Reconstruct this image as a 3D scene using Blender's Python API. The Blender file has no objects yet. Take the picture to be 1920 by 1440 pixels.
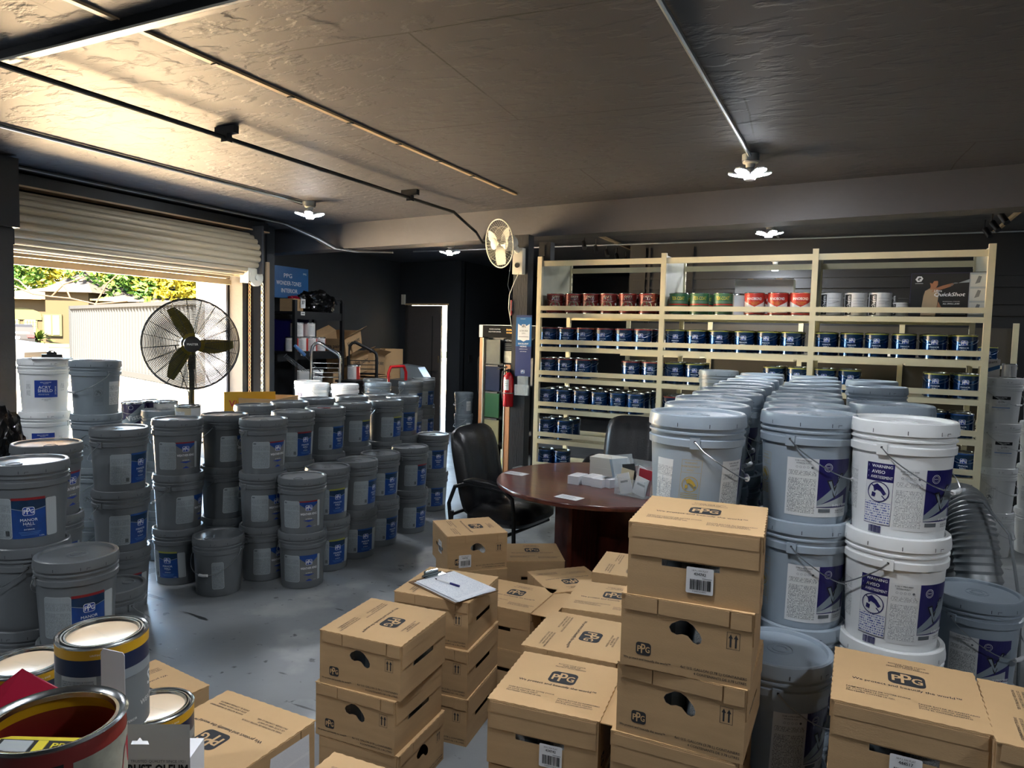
import bpy, bmesh, math, random
from mathutils import Vector, Matrix, Euler
R = math.radians
PI = math.pi
SC = bpy.context.scene
COL = SC.collection
random.seed(7)

# ------------------------------------------------------------------ camera
cd = bpy.data.cameras.new('camera')
cam = bpy.data.objects.new('camera', cd)
COL.objects.link(cam)
YAW, PIT, ROL = 0.454249848, 0.0678399454, 0.0249878656
fw = Vector((-math.sin(YAW) * math.cos(PIT), math.cos(YAW) * math.cos(PIT), -math.sin(PIT)))
rt = Vector((math.cos(YAW), math.sin(YAW), 0))
up = rt.cross(fw)
r2 = rt * math.cos(ROL) + up * math.sin(ROL)
u2 = -rt * math.sin(ROL) + up * math.cos(ROL)
cam.matrix_world = Matrix(((r2.x, u2.x, -fw.x, 0), (r2.y, u2.y, -fw.y, 0), (r2.z, u2.z, -fw.z, 1.65), (0, 0, 0, 1)))
def W_DEPTH(px, py, d):
    """point at distance d along the view axis in the direction of a pixel of the photograph"""
    return Vector((0, 0, 1.65)) + (fw + r2 * ((px - 960) / 1326.4) - u2 * ((py - 720) / 1326.4)) * d
cd.sensor_fit = 'HORIZONTAL'
cd.sensor_width = 36
cd.lens = 1326.4 / 1920 * 36
cd.clip_start = 0.05
cd.clip_end = 500
SC.camera = cam

# ------------------------------------------------------------------ world, sun, exposure
W = bpy.data.worlds.new('world')
SC.world = W
W.use_nodes = True
wn = W.node_tree
bg = wn.nodes['Background']
sky = wn.nodes.new('ShaderNodeTexSky')
sky.sky_type = 'NISHITA'
sky.sun_disc = False
sky.sun_elevation = R(52)
sky.sun_rotation = R(150)
sky.air_density = 1.2
wn.links.new(sky.outputs[0], bg.inputs[0])
bg.inputs[1].default_value = 0.95
sd = bpy.data.lights.new('sun', 'SUN')
sd.energy = 80
sd.angle = R(0.6)
sd.color = (1.0, 0.89, 0.72)
sun = bpy.data.objects.new('sun', sd)
COL.objects.link(sun)
sun.rotation_euler = Vector((-0.35, 0.55, -0.9)).to_track_quat('-Z', 'Y').to_euler()
LED = 58.0
SC.view_settings.view_transform = 'Standard'
SC.view_settings.look = 'None'
SC.view_settings.gamma = 1
SC.view_settings.use_curve_mapping = False
SC.view_settings.exposure = 2.72
SC.cycles.use_denoising = True
SC.cycles.max_bounces = 7
SC.cycles.diffuse_bounces = 4
SC.cycles.glossy_bounces = 3
SC.cycles.transmission_bounces = 5
SC.cycles.transparent_max_bounces = 8
SC.cycles.caustics_reflective = False
SC.cycles.caustics_refractive = False
SC.cycles.sample_clamp_indirect = 6

# ------------------------------------------------------------------ materials
def lin(h):
    if isinstance(h, str):
        h = h.lstrip('#')
        c = [int(h[i:i + 2], 16) / 255 for i in (0, 2, 4)]
    else:
        c = list(h)
    return [(x / 12.92 if x <= 0.04045 else ((x + 0.055) / 1.055) ** 2.4) for x in c] + [1]

def mat(name, col, rough=0.5, metal=0.0, noise=0.0, nscale=20, bump=0.0, bscale=60, coat=0.0, trans=0.0, alpha=1.0, emit=None, estr=0, stretch=None, spec=None):
    m = bpy.data.materials.new(name)
    m.use_nodes = True
    nt = m.node_tree
    b = nt.nodes['Principled BSDF']
    c = lin(col)
    b.inputs['Base Color'].default_value = c
    b.inputs['Roughness'].default_value = rough
    b.inputs['Metallic'].default_value = metal
    if spec is not None: b.inputs['Specular IOR Level'].default_value = spec
    if coat: b.inputs['Coat Weight'].default_value = coat; b.inputs['Coat Roughness'].default_value = 0.08
    if trans: b.inputs['Transmission Weight'].default_value = trans
    if alpha < 1: b.inputs['Alpha'].default_value = alpha
    if emit:
        b.inputs['Emission Color'].default_value = lin(emit)
        b.inputs['Emission Strength'].default_value = estr
    if noise or bump:
        tc = nt.nodes.new('ShaderNodeTexCoord')
        mp = nt.nodes.new('ShaderNodeMapping')
        nt.links.new(tc.outputs['Object'], mp.inputs['Vector'])
        if stretch: mp.inputs['Scale'].default_value = stretch
    if noise:
        n = nt.nodes.new('ShaderNodeTexNoise')
        n.inputs['Scale'].default_value = nscale
        n.inputs['Detail'].default_value = 6
        n.inputs['Roughness'].default_value = 0.6
        nt.links.new(mp.outputs[0], n.inputs['Vector'])
        mr = nt.nodes.new('ShaderNodeMapRange')
        mr.inputs['From Min'].default_value = 0.3
        mr.inputs['From Max'].default_value = 0.7
        mr.inputs['To Min'].default_value = 1 - noise
        mr.inputs['To Max'].default_value = 1 + noise
        nt.links.new(n.outputs['Fac'], mr.inputs['Value'])
        mx = nt.nodes.new('ShaderNodeVectorMath')
        mx.operation = 'SCALE'
        mx.inputs[0].default_value = c[:3]
        nt.links.new(mr.outputs[0], mx.inputs['Scale'])
        nt.links.new(mx.outputs[0], b.inputs['Base Color'])
    if bump:
        n2 = nt.nodes.new('ShaderNodeTexNoise')
        n2.inputs['Scale'].default_value = bscale
        n2.inputs['Detail'].default_value = 5
        nt.links.new(mp.outputs[0], n2.inputs['Vector'])
        bp = nt.nodes.new('ShaderNodeBump')
        bp.inputs['Strength'].default_value = bump
        bp.inputs['Distance'].default_value = 0.01
        nt.links.new(n2.outputs['Fac'], bp.inputs['Height'])
        nt.links.new(bp.outputs[0], b.inputs['Normal'])
    return m

M = {}
def defm(k, *a, **kw):
    M[k] = mat(k, *a, **kw)
defm('plastic_dark', '#62676a', 0.32, noise=0.05, nscale=8, bump=0.03, bscale=90)
defm('plastic_charcoal', '#515659', 0.34, noise=0.05, nscale=8)
defm('plastic_light', '#93a0ab', 0.33, noise=0.04, nscale=8, bump=0.03, bscale=90)
defm('plastic_mid', '#7f8a91', 0.35, noise=0.04, nscale=8)
defm('plastic_white', '#dfe2e2', 0.33, noise=0.03, nscale=6)
defm('slot_black', '#16191b', 0.7)
defm('wire', '#b9bdc0', 0.28, 1.0)
defm('grip', '#d8dadb', 0.45)
defm('grip_dark', '#25282a', 0.5)
defm('lab_white', '#d6d9da', 0.5)
defm('lab_grey', '#a9b1b4', 0.5)
defm('lab_blue', '#0e3f86', 0.3, noise=0.25, nscale=9, coat=0.3)
defm('lab_darkblue', '#0c2c4a', 0.3, noise=0.3, nscale=30)
defm('lab_navy', '#1d1a5c', 0.35)
defm('lab_royal', '#1b3d93', 0.4)
defm('lab_grayking', '#6c6f70', 0.45)
defm('lab_red', '#7d1f24', 0.4)
defm('txt_white', '#e3e6e8', 0.5)
defm('txt_black', '#1a1c20', 0.6)
defm('txt_grey', '#5f666b', 0.6)
defm('txt_blue', '#23409a', 0.5)
defm('txt_gold', '#a8913c', 0.5)
defm('silverband', '#8d9aa3', 0.35, 0.3)
defm('skyblue', '#5b86bd', 0.4)
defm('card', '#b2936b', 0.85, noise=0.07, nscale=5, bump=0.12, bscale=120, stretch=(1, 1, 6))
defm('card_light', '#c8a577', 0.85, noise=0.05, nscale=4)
defm('card_edge', '#c9a775', 0.85)
defm('card_inner', '#6a5033', 0.9)
defm('card_ink', '#2a2b2e', 0.8)
defm('tin', '#aeb3b4', 0.22, 1.0, noise=0.1, nscale=14)
defm('tin_dark', '#5a5c5c', 0.3, 1.0)
defm('can_blue', '#0d3f78', 0.25, 0.75, noise=0.25, nscale=7, coat=0.5)
defm('can_maroon', '#6a1f1c', 0.3, 0.2, coat=0.4)
defm('can_green', '#3c6a4a', 0.35, coat=0.2)
defm('can_white', '#dadada', 0.35, coat=0.2)
defm('can_red', '#b3342c', 0.35, coat=0.2)
defm('can_purple', '#2b2450', 0.35, coat=0.2)
defm('can_grey', '#6d767b', 0.4)
defm('rim_yellow', '#c79a1e', 0.35)
defm('rim_olive', '#8d8f3c', 0.4)
defm('rim_red', '#8a2a26', 0.4)
defm('rim_blue', '#1c4a86', 0.4)
defm('paint_cream', '#ddc7a8', 0.28, noise=0.03, nscale=12, coat=0.3)
defm('paint_grey', '#8a8f86', 0.4)
defm('picture_green', '#4d6142', 0.5, noise=0.5, nscale=40)
defm('picture_cream', '#c9bda0', 0.5)
defm('yellow_text', '#d3c23a', 0.5)
defm('rack_cream', '#cfc8a8', 0.45, noise=0.06, nscale=5)
defm('rack_panel', '#a9aa98', 0.55, noise=0.08, nscale=4)
defm('black_metal', '#1c1e20', 0.45, 0.3)
defm('black_plastic', '#141517', 0.4)
defm('chain', '#c9c0aa', 0.4, 0.6)
defm('rust_chain', '#8a6a4a', 0.6, 0.4)
defm('leather', '#131417', 0.34, noise=0.1, nscale=30, bump=0.15, bscale=80)
defm('chrome', '#c9cdd0', 0.14, 1.0)
defm('galv', '#a9afb3', 0.35, 0.85)
defm('tan_paint', '#b39a78', 0.5)
defm('led_body', '#c9ccce', 0.4)
defm('porcelain', '#d8d9d6', 0.35)
defm('fan_white', '#d8d6c8', 0.4)
defm('fan_blade', '#b9bdb4', 0.35, trans=0.0)
defm('yellow_blade', '#6f6416', 0.4, 0.4)
defm('olive_pole', '#3b3a22', 0.4, 0.3)
defm('sign_blue', '#125a94', 0.4, noise=0.1, nscale=5)
defm('sign_navy', '#1d2f63', 0.4)
defm('sign_red', '#b3121e', 0.35)
defm('extinguisher', '#b0151c', 0.25, coat=0.4)
defm('wood_trim', '#a56a35', 0.5, noise=0.12, nscale=6, stretch=(8, 8, 1))
defm('trash_bag', '#08090a', 0.18, bump=0.6, bscale=14)
defm('red_plastic', '#a31634', 0.25, coat=0.4)
defm('red_frame', '#c01c22', 0.3)
defm('paper', '#d9dadb', 0.7)
defm('duct', '#8f9496', 0.38, 0.25)
defm('cable_black', '#101112', 0.5)
defm('cable_grey', '#6c7275', 0.5)
defm('stone_white', '#cfccc2', 0.6)
defm('jamb_white', '#a9aebb', 0.7, noise=0.12, nscale=6)
defm('post_wood', '#23262a', 0.8, noise=0.2, nscale=7, bump=0.5, bscale=20, stretch=(4, 4, 0.5))
defm('acrylic', '#dfe6e8', 0.08, alpha=0.25)
defm('skin', '#9c6a4c', 0.6)
defm('shirt', '#a39176', 0.7)
defm('red_ink', '#a62333', 0.5)
defm('glass_dark', '#20262c', 0.08)
defm('back_board', '#3f3c36', 0.7)
defm('band_navy', '#0f2344', 0.35)
defm('matte_black', '#17181a', 0.85, spec=.15)
defm('wall_black', '#15181b', 0.7)
M['led'] = mat('led_panel', '#ffffff', 0.5, emit='#f4f8ff', estr=LED)

# white oblong fine-print texture for pail and can labels
def print_mat(name, paper, ink, rows=110, fill=0.5):
    m = mat(name, paper, 0.5)
    nt = m.node_tree
    b = nt.nodes['Principled BSDF']
    uv = nt.nodes.new('ShaderNodeUVMap')
    sp = nt.nodes.new('ShaderNodeSeparateXYZ')
    nt.links.new(uv.outputs[0], sp.inputs[0])
    def mth(op, a, bb):
        n = nt.nodes.new('ShaderNodeMath'); n.operation = op
        for i, v in enumerate((a, bb)):
            if isinstance(v, (int, float)): n.inputs[i].default_value = v
            elif v is not None: nt.links.new(v, n.inputs[i])
        return n.outputs[0]
    v = mth('MULTIPLY', sp.outputs[1], rows * 2.2)
    row = mth('FLOOR', v, None)
    fr = mth('FRACT', v, None)
    online = mth('LESS_THAN', fr, 0.55)
    cb = nt.nodes.new('ShaderNodeCombineXYZ')
    nt.links.new(mth('MULTIPLY', sp.outputs[0], 420), cb.inputs[0])
    nt.links.new(mth('MULTIPLY', row, 3.7), cb.inputs[1])
    n = nt.nodes.new('ShaderNodeTexNoise'); n.inputs['Scale'].default_value = 1; n.inputs['Detail'].default_value = 1
    nt.links.new(cb.outputs[0], n.inputs['Vector'])
    word = mth('LESS_THAN', n.outputs['Fac'], fill)
    cb2 = nt.nodes.new('ShaderNodeCombineXYZ')
    nt.links.new(mth('MULTIPLY', row, 0.11), cb2.inputs[1])
    n2 = nt.nodes.new('ShaderNodeTexNoise'); n2.inputs['Scale'].default_value = 1
    nt.links.new(cb2.outputs[0], n2.inputs['Vector'])
    para = mth('GREATER_THAN', n2.outputs['Fac'], 0.42)
    f = mth('MULTIPLY', mth('MULTIPLY', online, word), para)
    mx = nt.nodes.new('ShaderNodeMix'); mx.data_type = 'RGBA'
    nt.links.new(f, mx.inputs[0])
    mx.inputs[6].default_value = lin(paper); mx.inputs[7].default_value = lin(ink)
    nt.links.new(mx.outputs[2], b.inputs['Base Color'])
    return m
M['print_grey'] = print_mat('print_grey', '#8f989c', '#6b7478')
M['print_white'] = print_mat('print_white', '#d3d6d4', '#6a7075')
M['print_blue'] = print_mat('print_blue', '#d8dbe0', '#3a4f9a', rows=60)
M['print_onwhite'] = print_mat('print_onwhite', '#d9dcdc', '#8b9094')
M['print_sheet'] = print_mat('print_sheet', '#dfe2e6', '#bcc2cc', rows=50)

# ------------------------------------------------------------------ mesh builder
class MB:
    def __init__(s):
        s.v = []; s.f = []; s.m = []; s.uv = []; s.mats = []; s.sm = []
    def mi(s, k):
        if k not in s.mats: s.mats.append(k)
        return s.mats.index(k)
    def add(s, vs, fs, k, smooth=False, uvs=None, T=None):
        o = len(s.v); i = s.mi(k)
        if T is not None: vs = [T @ Vector(p) for p in vs]
        s.v += [tuple(p) for p in vs]
        for j, f in enumerate(fs):
            s.f.append([o + a for a in f]); s.m.append(i); s.sm.append(smooth)
            s.uv.append(uvs[j] if uvs else None)
    def box(s, c, d, k, rz=0, T=None):
        x, y, z = [a / 2 for a in d]
        M4 = Matrix.Translation(c) @ Matrix.Rotation(rz, 4, 'Z')
        if T is not None: M4 = T @ M4
        vs = [(-x, -y, -z), (x, -y, -z), (x, y, -z), (-x, y, -z), (-x, -y, z), (x, -y, z), (x, y, z), (-x, y, z)]
        s.add(vs, [(0, 3, 2, 1), (4, 5, 6, 7), (0, 1, 5, 4), (1, 2, 6, 5), (2, 3, 7, 6), (3, 0, 4, 7)], k, T=M4)
    def lathe(s, prof, k, n=40, smooth=True, T=None, a0=0, a1=2 * PI, ks=None):
        full = abs(a1 - a0 - 2 * PI) < 1e-6
        cnt = n if full else n + 1
        vs = []
        for r, z in prof:
            for i in range(cnt):
                a = a0 + (a1 - a0) * i / n
                vs.append((r * math.cos(a), r * math.sin(a), z))
        for j in range(len(prof) - 1):
            fs = []
            for i in range(n):
                i2 = (i + 1) % cnt
                fs.append((j * cnt + i, j * cnt + i2, (j + 1) * cnt + i2, (j + 1) * cnt + i))
            if j == 0: base = len(s.v); s.add(vs, fs, ks[j] if ks else k, smooth, T=T)
            else:
                i_ = s.mi(ks[j] if ks else k)
                for f in fs:
                    s.f.append([base + a for a in f]); s.m.append(i_); s.sm.append(smooth); s.uv.append(None)
    def tube(s, pts, r, k, n=8, smooth=True, T=None, cap=True, closed=False):
        P = [Vector(p) for p in pts]
        rings = []; m = len(P)
        prev = None
        for i, p in enumerate(P):
            if closed: d = P[(i + 1) % m] - P[i - 1]
            else: d = P[min(i + 1, m - 1)] - P[max(i - 1, 0)]
            if d.length < 1e-9: d = Vector((0, 0, 1))
            d.normalize()
            if prev is None:
                a = Vector((0, 0, 1)) if abs(d.z) < 0.9 else Vector((1, 0, 0))
                u = d.cross(a).normalized()
            else:
                u = (prev - d * prev.dot(d))
                u = u.normalized() if u.length > 1e-6 else d.orthogonal().normalized()
            prev = u
            w = d.cross(u)
            rr = r[i] if isinstance(r, (list, tuple)) else r
            rings.append([p + (u * math.cos(2 * PI * j / n) + w * math.sin(2 * PI * j / n)) * rr for j in range(n)])
        vs = [q for g in rings for q in g]
        fs = []
        for i in range(m if closed else m - 1):
            i2 = (i + 1) % m
            for j in range(n):
                fs.append((i * n + j, i * n + (j + 1) % n, i2 * n + (j + 1) % n, i2 * n + j))
        if cap and not closed:
            fs.append(tuple(range(n))[::-1]); fs.append(tuple((m - 1) * n + j for j in range(n)))
        s.add(vs, fs, k, smooth, T=T)
    def cyl(s, a, b, r, k, n=16, T=None, smooth=True):
        s.tube([a, b], r, k, n, smooth, T)
    def prism(s, pts, z0, z1, k, T=None):
        n = len(pts)
        vs = [(x, y, z0) for x, y in pts] + [(x, y, z1) for x, y in pts]
        fs = [tuple(range(n))[::-1], tuple(range(n, 2 * n))] + [(i, (i + 1) % n, n + (i + 1) % n, n + i) for i in range(n)]
        s.add(vs, fs, k, T=T)
    def mesh(s, name):
        me = bpy.data.meshes.new(name)
        me.from_pydata(s.v, [], s.f)
        for k in s.mats: me.materials.append(M[k])
        me.polygons.foreach_set('material_index', s.m)
        me.polygons.foreach_set('use_smooth', s.sm)
        if any(s.uv):
            ul = me.uv_layers.new(name='UVMap')
            for p, u in zip(me.polygons, s.uv):
                if u:
                    for li, q in zip(p.loop_indices, u): ul.data[li].uv = q
        me.update()
        if any(s.sm):
            try: me.set_sharp_from_angle(angle=R(40))
            except Exception: pass
        return me
    def build(s, name, parent=None, loc=None, rz=0, **tags):
        o = bpy.data.objects.new(name, s.mesh(name))
        COL.objects.link(o)
        if parent: o.parent = parent
        if loc is not None: o.location = loc
        if rz: o.rotation_euler = (0, 0, rz)
        for k, v in tags.items(): o[k] = v
        return o

def thing(name, loc=(0, 0, 0), rz=0, label=None, category=None, group=None):
    o = bpy.data.objects.new(name, None)
    o.empty_display_size = 0.1
    COL.objects.link(o)
    o.location = loc
    o.rotation_euler = (0, 0, rz)
    if label: o['label'] = label
    if category: o['category'] = category
    if group: o['group'] = group
    return o

KIDS = {}
def dup(root, loc, rz=0, label=None, group=None, tilt=None, drop=()):
    r = root.copy(); COL.objects.link(r)
    r.location = loc
    r.rotation_euler = tilt if tilt else (0, 0, rz)
    if label: r['label'] = label
    if group: r['group'] = group
    for ch in root.children:
        if ch.name.split('.')[0] in drop: continue
        c = ch.copy(); COL.objects.link(c); c.parent = r
        for g in ch.children:
            d = g.copy(); COL.objects.link(d); d.parent = c
    return r
def remove(root):
    for ch in list(root.children):
        for g in list(ch.children): bpy.data.objects.remove(g)
        bpy.data.objects.remove(ch)
    bpy.data.objects.remove(root)

# text outlines as flat triangles (cached)
TX = {}
def glyphs(txt, bold=0.0, shear=0.0):
    key = (txt, bold, shear)
    if key in TX: return TX[key]
    c = bpy.data.curves.new('t', 'FONT')
    c.body = txt; c.size = 1; c.resolution_u = 2
    c.align_x = 'LEFT'; c.space_line = 0.9
    o = bpy.data.objects.new('t', c)
    COL.objects.link(o)
    dg = bpy.context.evaluated_depsgraph_get()
    me = o.evaluated_get(dg).to_mesh()
    vs = [(v.co[0] + shear * v.co[1], v.co[1]) for v in me.vertices]
    fs = [tuple(p.vertices) for p in me.polygons]
    o.evaluated_get(dg).to_mesh_clear()
    bpy.data.objects.remove(o); bpy.data.curves.remove(c)
    x0 = min(v[0] for v in vs); x1 = max(v[0] for v in vs); y0 = min(v[1] for v in vs); y1 = max(v[1] for v in vs)
    TX[key] = ([(v[0] - (x0 + x1) / 2, v[1] - (y0 + y1) / 2) for v in vs], fs, x1 - x0, y1 - y0)
    return TX[key]

class Decal:
    """flat artwork in (u, v) metres mapped by a function (u, v, lift) -> point"""
    def __init__(s, mb, f, step=None):
        s.mb = mb; s.f = f; s.step = step; s.lift = 0.0006
    def L(s, n): s.lift = 0.0006 * n; return s
    def rect(s, u0, v0, u1, v1, k):
        n = max(1, int(math.ceil(abs(u1 - u0) / s.step))) if s.step else 1
        us = [u0 + (u1 - u0) * i / n for i in range(n + 1)]
        vs = [s.f(u, v, s.lift) for u in us for v in (v0, v1)]
        fs = [(2 * i, 2 * i + 2, 2 * i + 3, 2 * i + 1) for i in range(n)]
        uv = [((us[i], v0), (us[i + 1], v0), (us[i + 1], v1), (us[i], v1)) for i in range(n)]
        s.mb.add(vs, fs, k, uvs=uv)
    def rrect(s, u0, v0, u1, v1, r, k):
        us = [u0 + r * (1 - math.cos(t * PI / 2 / 5)) for t in range(5)] + [u0 + r]
        w = (u1 - u0) - 2 * r
        n = max(1, int(math.ceil(w / s.step))) if s.step else 1
        us += [u0 + r + w * i / n for i in range(1, n + 1)]
        us += [u1 - r * (1 - math.cos(t * PI / 2 / 5)) for t in range(4, -1, -1)]
        vs = []
        for u in us:
            d = max(0, u0 + r - u, u - (u1 - r))
            h = r - math.sqrt(max(0, r * r - d * d))
            vs += [s.f(u, v0 + h, s.lift), s.f(u, v1 - h, s.lift)]
        fs = [(2 * i, 2 * i + 2, 2 * i + 3, 2 * i + 1) for i in range(len(us) - 1)]
        uv = []
        for i in range(len(us) - 1):
            uv.append(((us[i], v0), (us[i + 1], v0), (us[i + 1], v1), (us[i], v1)))
        s.mb.add(vs, fs, k, uvs=uv)
    def poly(s, pts, k):
        s.mb.add([s.f(u, v, s.lift) for u, v in pts], [tuple(range(len(pts)))], k)
    def text(s, txt, cu, cv, h=None, w=None, k='txt_black', bold=0.0, shear=0.0, rot=0, al='c'):
        vs, fs, tw, th = glyphs(txt, bold, shear)
        sy = h / th if h else w / tw
        sx = w / tw if w else sy
        if al == 'l': cu = cu + tw * sx / 2
        ca, sa = math.cos(rot), math.sin(rot)
        bo = bold * .62
        for j, (dx, dy) in enumerate(((0, 0),) if bo <= 0 else ((-bo, -bo * .5), (bo, -bo * .5), (-bo, bo * .5), (bo, bo * .5))):
            out = [s.f(cu + (x + dx) * sx * ca - (y + dy) * sy * sa, cv + (x + dx) * sx * sa + (y + dy) * sy * ca, s.lift + j * .00003) for x, y in vs]
            s.mb.add(out, fs, k)
    def ring(s, cu, cv, r, t, k, n=24, sq=1.0):
        vs = []
        for i in range(n):
            a = 2 * PI * i / n
            for rr in (r, r - t): vs.append(s.f(cu + rr * math.cos(a), cv + rr * math.sin(a) * sq, s.lift))
        s.mb.add(vs, [(2 * i, 2 * ((i + 1) % n), 2 * ((i + 1) % n) + 1, 2 * i + 1) for i in range(n)], k)
    def disc(s, cu, cv, r, k, n=24, sq=1.0):
        s.mb.add([s.f(cu + r * math.cos(2 * PI * i / n), cv + sq * r * math.sin(2 * PI * i / n), s.lift) for i in range(n)], [tuple(range(n))], k)
    def line(s, a, b, t, k):
        d = Vector((b[0] - a[0], b[1] - a[1])); d.normalize(); n = Vector((-d.y, d.x)) * t / 2
        s.poly([(a[0] - n.x, a[1] - n.y), (b[0] - n.x, b[1] - n.y), (b[0] + n.x, b[1] + n.y), (a[0] + n.x, a[1] + n.y)], k)
    def logo(s, cu, cv, w, kb, kt, outline=None):
        """rounded badge with a stepped three letter monogram"""
        h = w * 0.86; L0 = s.lift
        if outline:
            s.rrect(cu - w / 2, cv - h / 2, cu + w / 2, cv + h / 2, w * 0.2, outline)
            s.lift += 0.0005; e = w * 0.045
            s.rrect(cu - w / 2 + e, cv - h / 2 + e, cu + w / 2 - e, cv + h / 2 - e, w * 0.17, kb)
        else:
            s.rrect(cu - w / 2, cv - h / 2, cu + w / 2, cv + h / 2, w * 0.2, kb)
        s.lift += 0.0005
        s.text('P', cu - w * 0.27, cv - h * 0.02, h=h * 0.46, w=w * 0.24, k=kt, bold=0.035)
        s.text('P', cu - w * 0.01, cv + h * 0.02, h=h * 0.72, w=w * 0.27, k=kt, bold=0.03)
        s.text('G', cu + w * 0.28, cv - h * 0.02, h=h * 0.46, w=w * 0.27, k=kt, bold=0.035)
        s.lift = L0
    def barcode(s, u0, v0, u1, v1, k='txt_black', seed=3):
        rr = random.Random(seed); u = u0
        while u < u1:
            w = rr.choice((1, 1, 2, 3)) * (u1 - u0) / 70
            s.rect(u, v0, min(u + w, u1), v1, k)
            u += w + rr.choice((1, 1, 2)) * (u1 - u0) / 70

def cylmap(rf, a0=0.0):
    """wraps (u, v) round a vertical cylinder of radius rf(z); u to the right as seen from outside"""
    def f(u, v, lift):
        r = rf(v); a = a0 + u / r
        return ((r + lift) * math.cos(a), (r + lift) * math.sin(a), v)
    return f
def planemap(o, ux, uy):
    o = Vector(o); ux = Vector(ux).normalized(); uy = Vector(uy).normalized(); n = ux.cross(uy)
    return lambda u, v, lift: tuple(o + ux * u + uy * v + n * lift)

# ------------------------------------------------------------------ five gallon pails
PITCH = 0.352
def prad(z): return 0.131 + 0.0135 * max(0, min(z, 0.262)) / 0.262
def band(D, u0, u1, fb, ft, k, n=14):
    us = [u0 + (u1 - u0) * i / n for i in range(n + 1)]
    vs = []
    for u in us: vs += [D.f(u, fb(u), D.lift), D.f(u, ft(u), D.lift)]
    D.mb.add(vs, [(2 * i, 2 * i + 2, 2 * i + 3, 2 * i + 1) for i in range(n)], k)
def warn_panel(D, u, v0, v1, w, kb, kt, kw):
    """warning panel: heading block, struck-out figure in a circle, fine print, barcode"""
    h = v1 - v0
    D.L(1)
    if kw == 'blue':
        D.rect(u - w / 2, v0 + h * .12, u + w / 2, v1, kb)
        D.L(2).rect(u - w / 2 + .001, v0 + h * .13, u + w / 2 - .001, v1 - h * .26, 'lab_white')
        D.L(3).text('WARNING', u + .006, v1 - h * .045, w=w * .74, k='txt_white', bold=.03)
        D.text('AVISO', u - .004, v1 - h * .125, w=w * .48, k='txt_white', bold=.03)
        D.text('AVERTISSEMENT', u + .006, v1 - h * .2, w=w * .78, h=h * .04, k='txt_white', bold=.02)
        for j in range(3): D.text('!', u - w * .42, v1 - h * (.045 + .08 * j), h=.006, k='txt_white')
        cy = v1 - h * .41
        D.L(2)
        D.mb
        D.L(3).rect(u - w / 2 + .002, v0 + h * .14, u + w / 2 - .002, v1 - h * .56, 'print_blue')
        D.L(2).rect(u - w * .26, v0, u + w * .2, v0 + h * .1, 'print_blue')
        D.L(3).barcode(u - w * .26, v0, u + w * .2, v0 + h * .1, kt, 5)
    else:
        t = .0008
        for a in ((u - w / 2, v0, u - w / 2 + t, v1), (u + w / 2 - t, v0, u + w / 2, v1), (u - w / 2, v0, u + w / 2, v0 + t), (u - w / 2, v1 - t, u + w / 2, v1)):
            D.rect(*a, kt)
        for j, s in enumerate(('WARNING', 'AVERTISSEMENT', 'AVISO')):
            D.text(s, u - .003, v1 - h * (.06 + .07 * j), h=.0055, k=kt)
        D.rect(u - w / 2, v1 - h * .25, u + w / 2, v1 - h * .245, kt)
        cy = v1 - h * .47
    r = w * .40
    D.L(4).ring(u, cy, r, r * .09, kt)
    D.poly([(u - r * .5, cy + r * .55), (u - r * .1, cy + r * .8), (u + r * .35, cy + r * .45), (u + r * .75, cy - r * .1), (u + r * .5, cy - r * .3), (u + r * .2, cy + r * .05), (u - r * .15, cy + r * .2), (u - r * .35, cy)], kt)
    D.poly([(u - r * .55, cy - r * .05), (u - r * .2, cy - r * .15), (u - r * .28, cy - r * .55), (u - r * .6, cy - r * .5)], kt)
    D.line((u - r * .7, cy + r * .7), (u + r * .7, cy - r * .7), r * .1, kt)
    if kw != 'blue':
        for j in range(6): D.rect(u - w * .42, cy - r * 1.25 - j * .006, u + w * .42, cy - r * 1.25 - j * .006 + .0018, kt)
    D.L(1)

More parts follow.
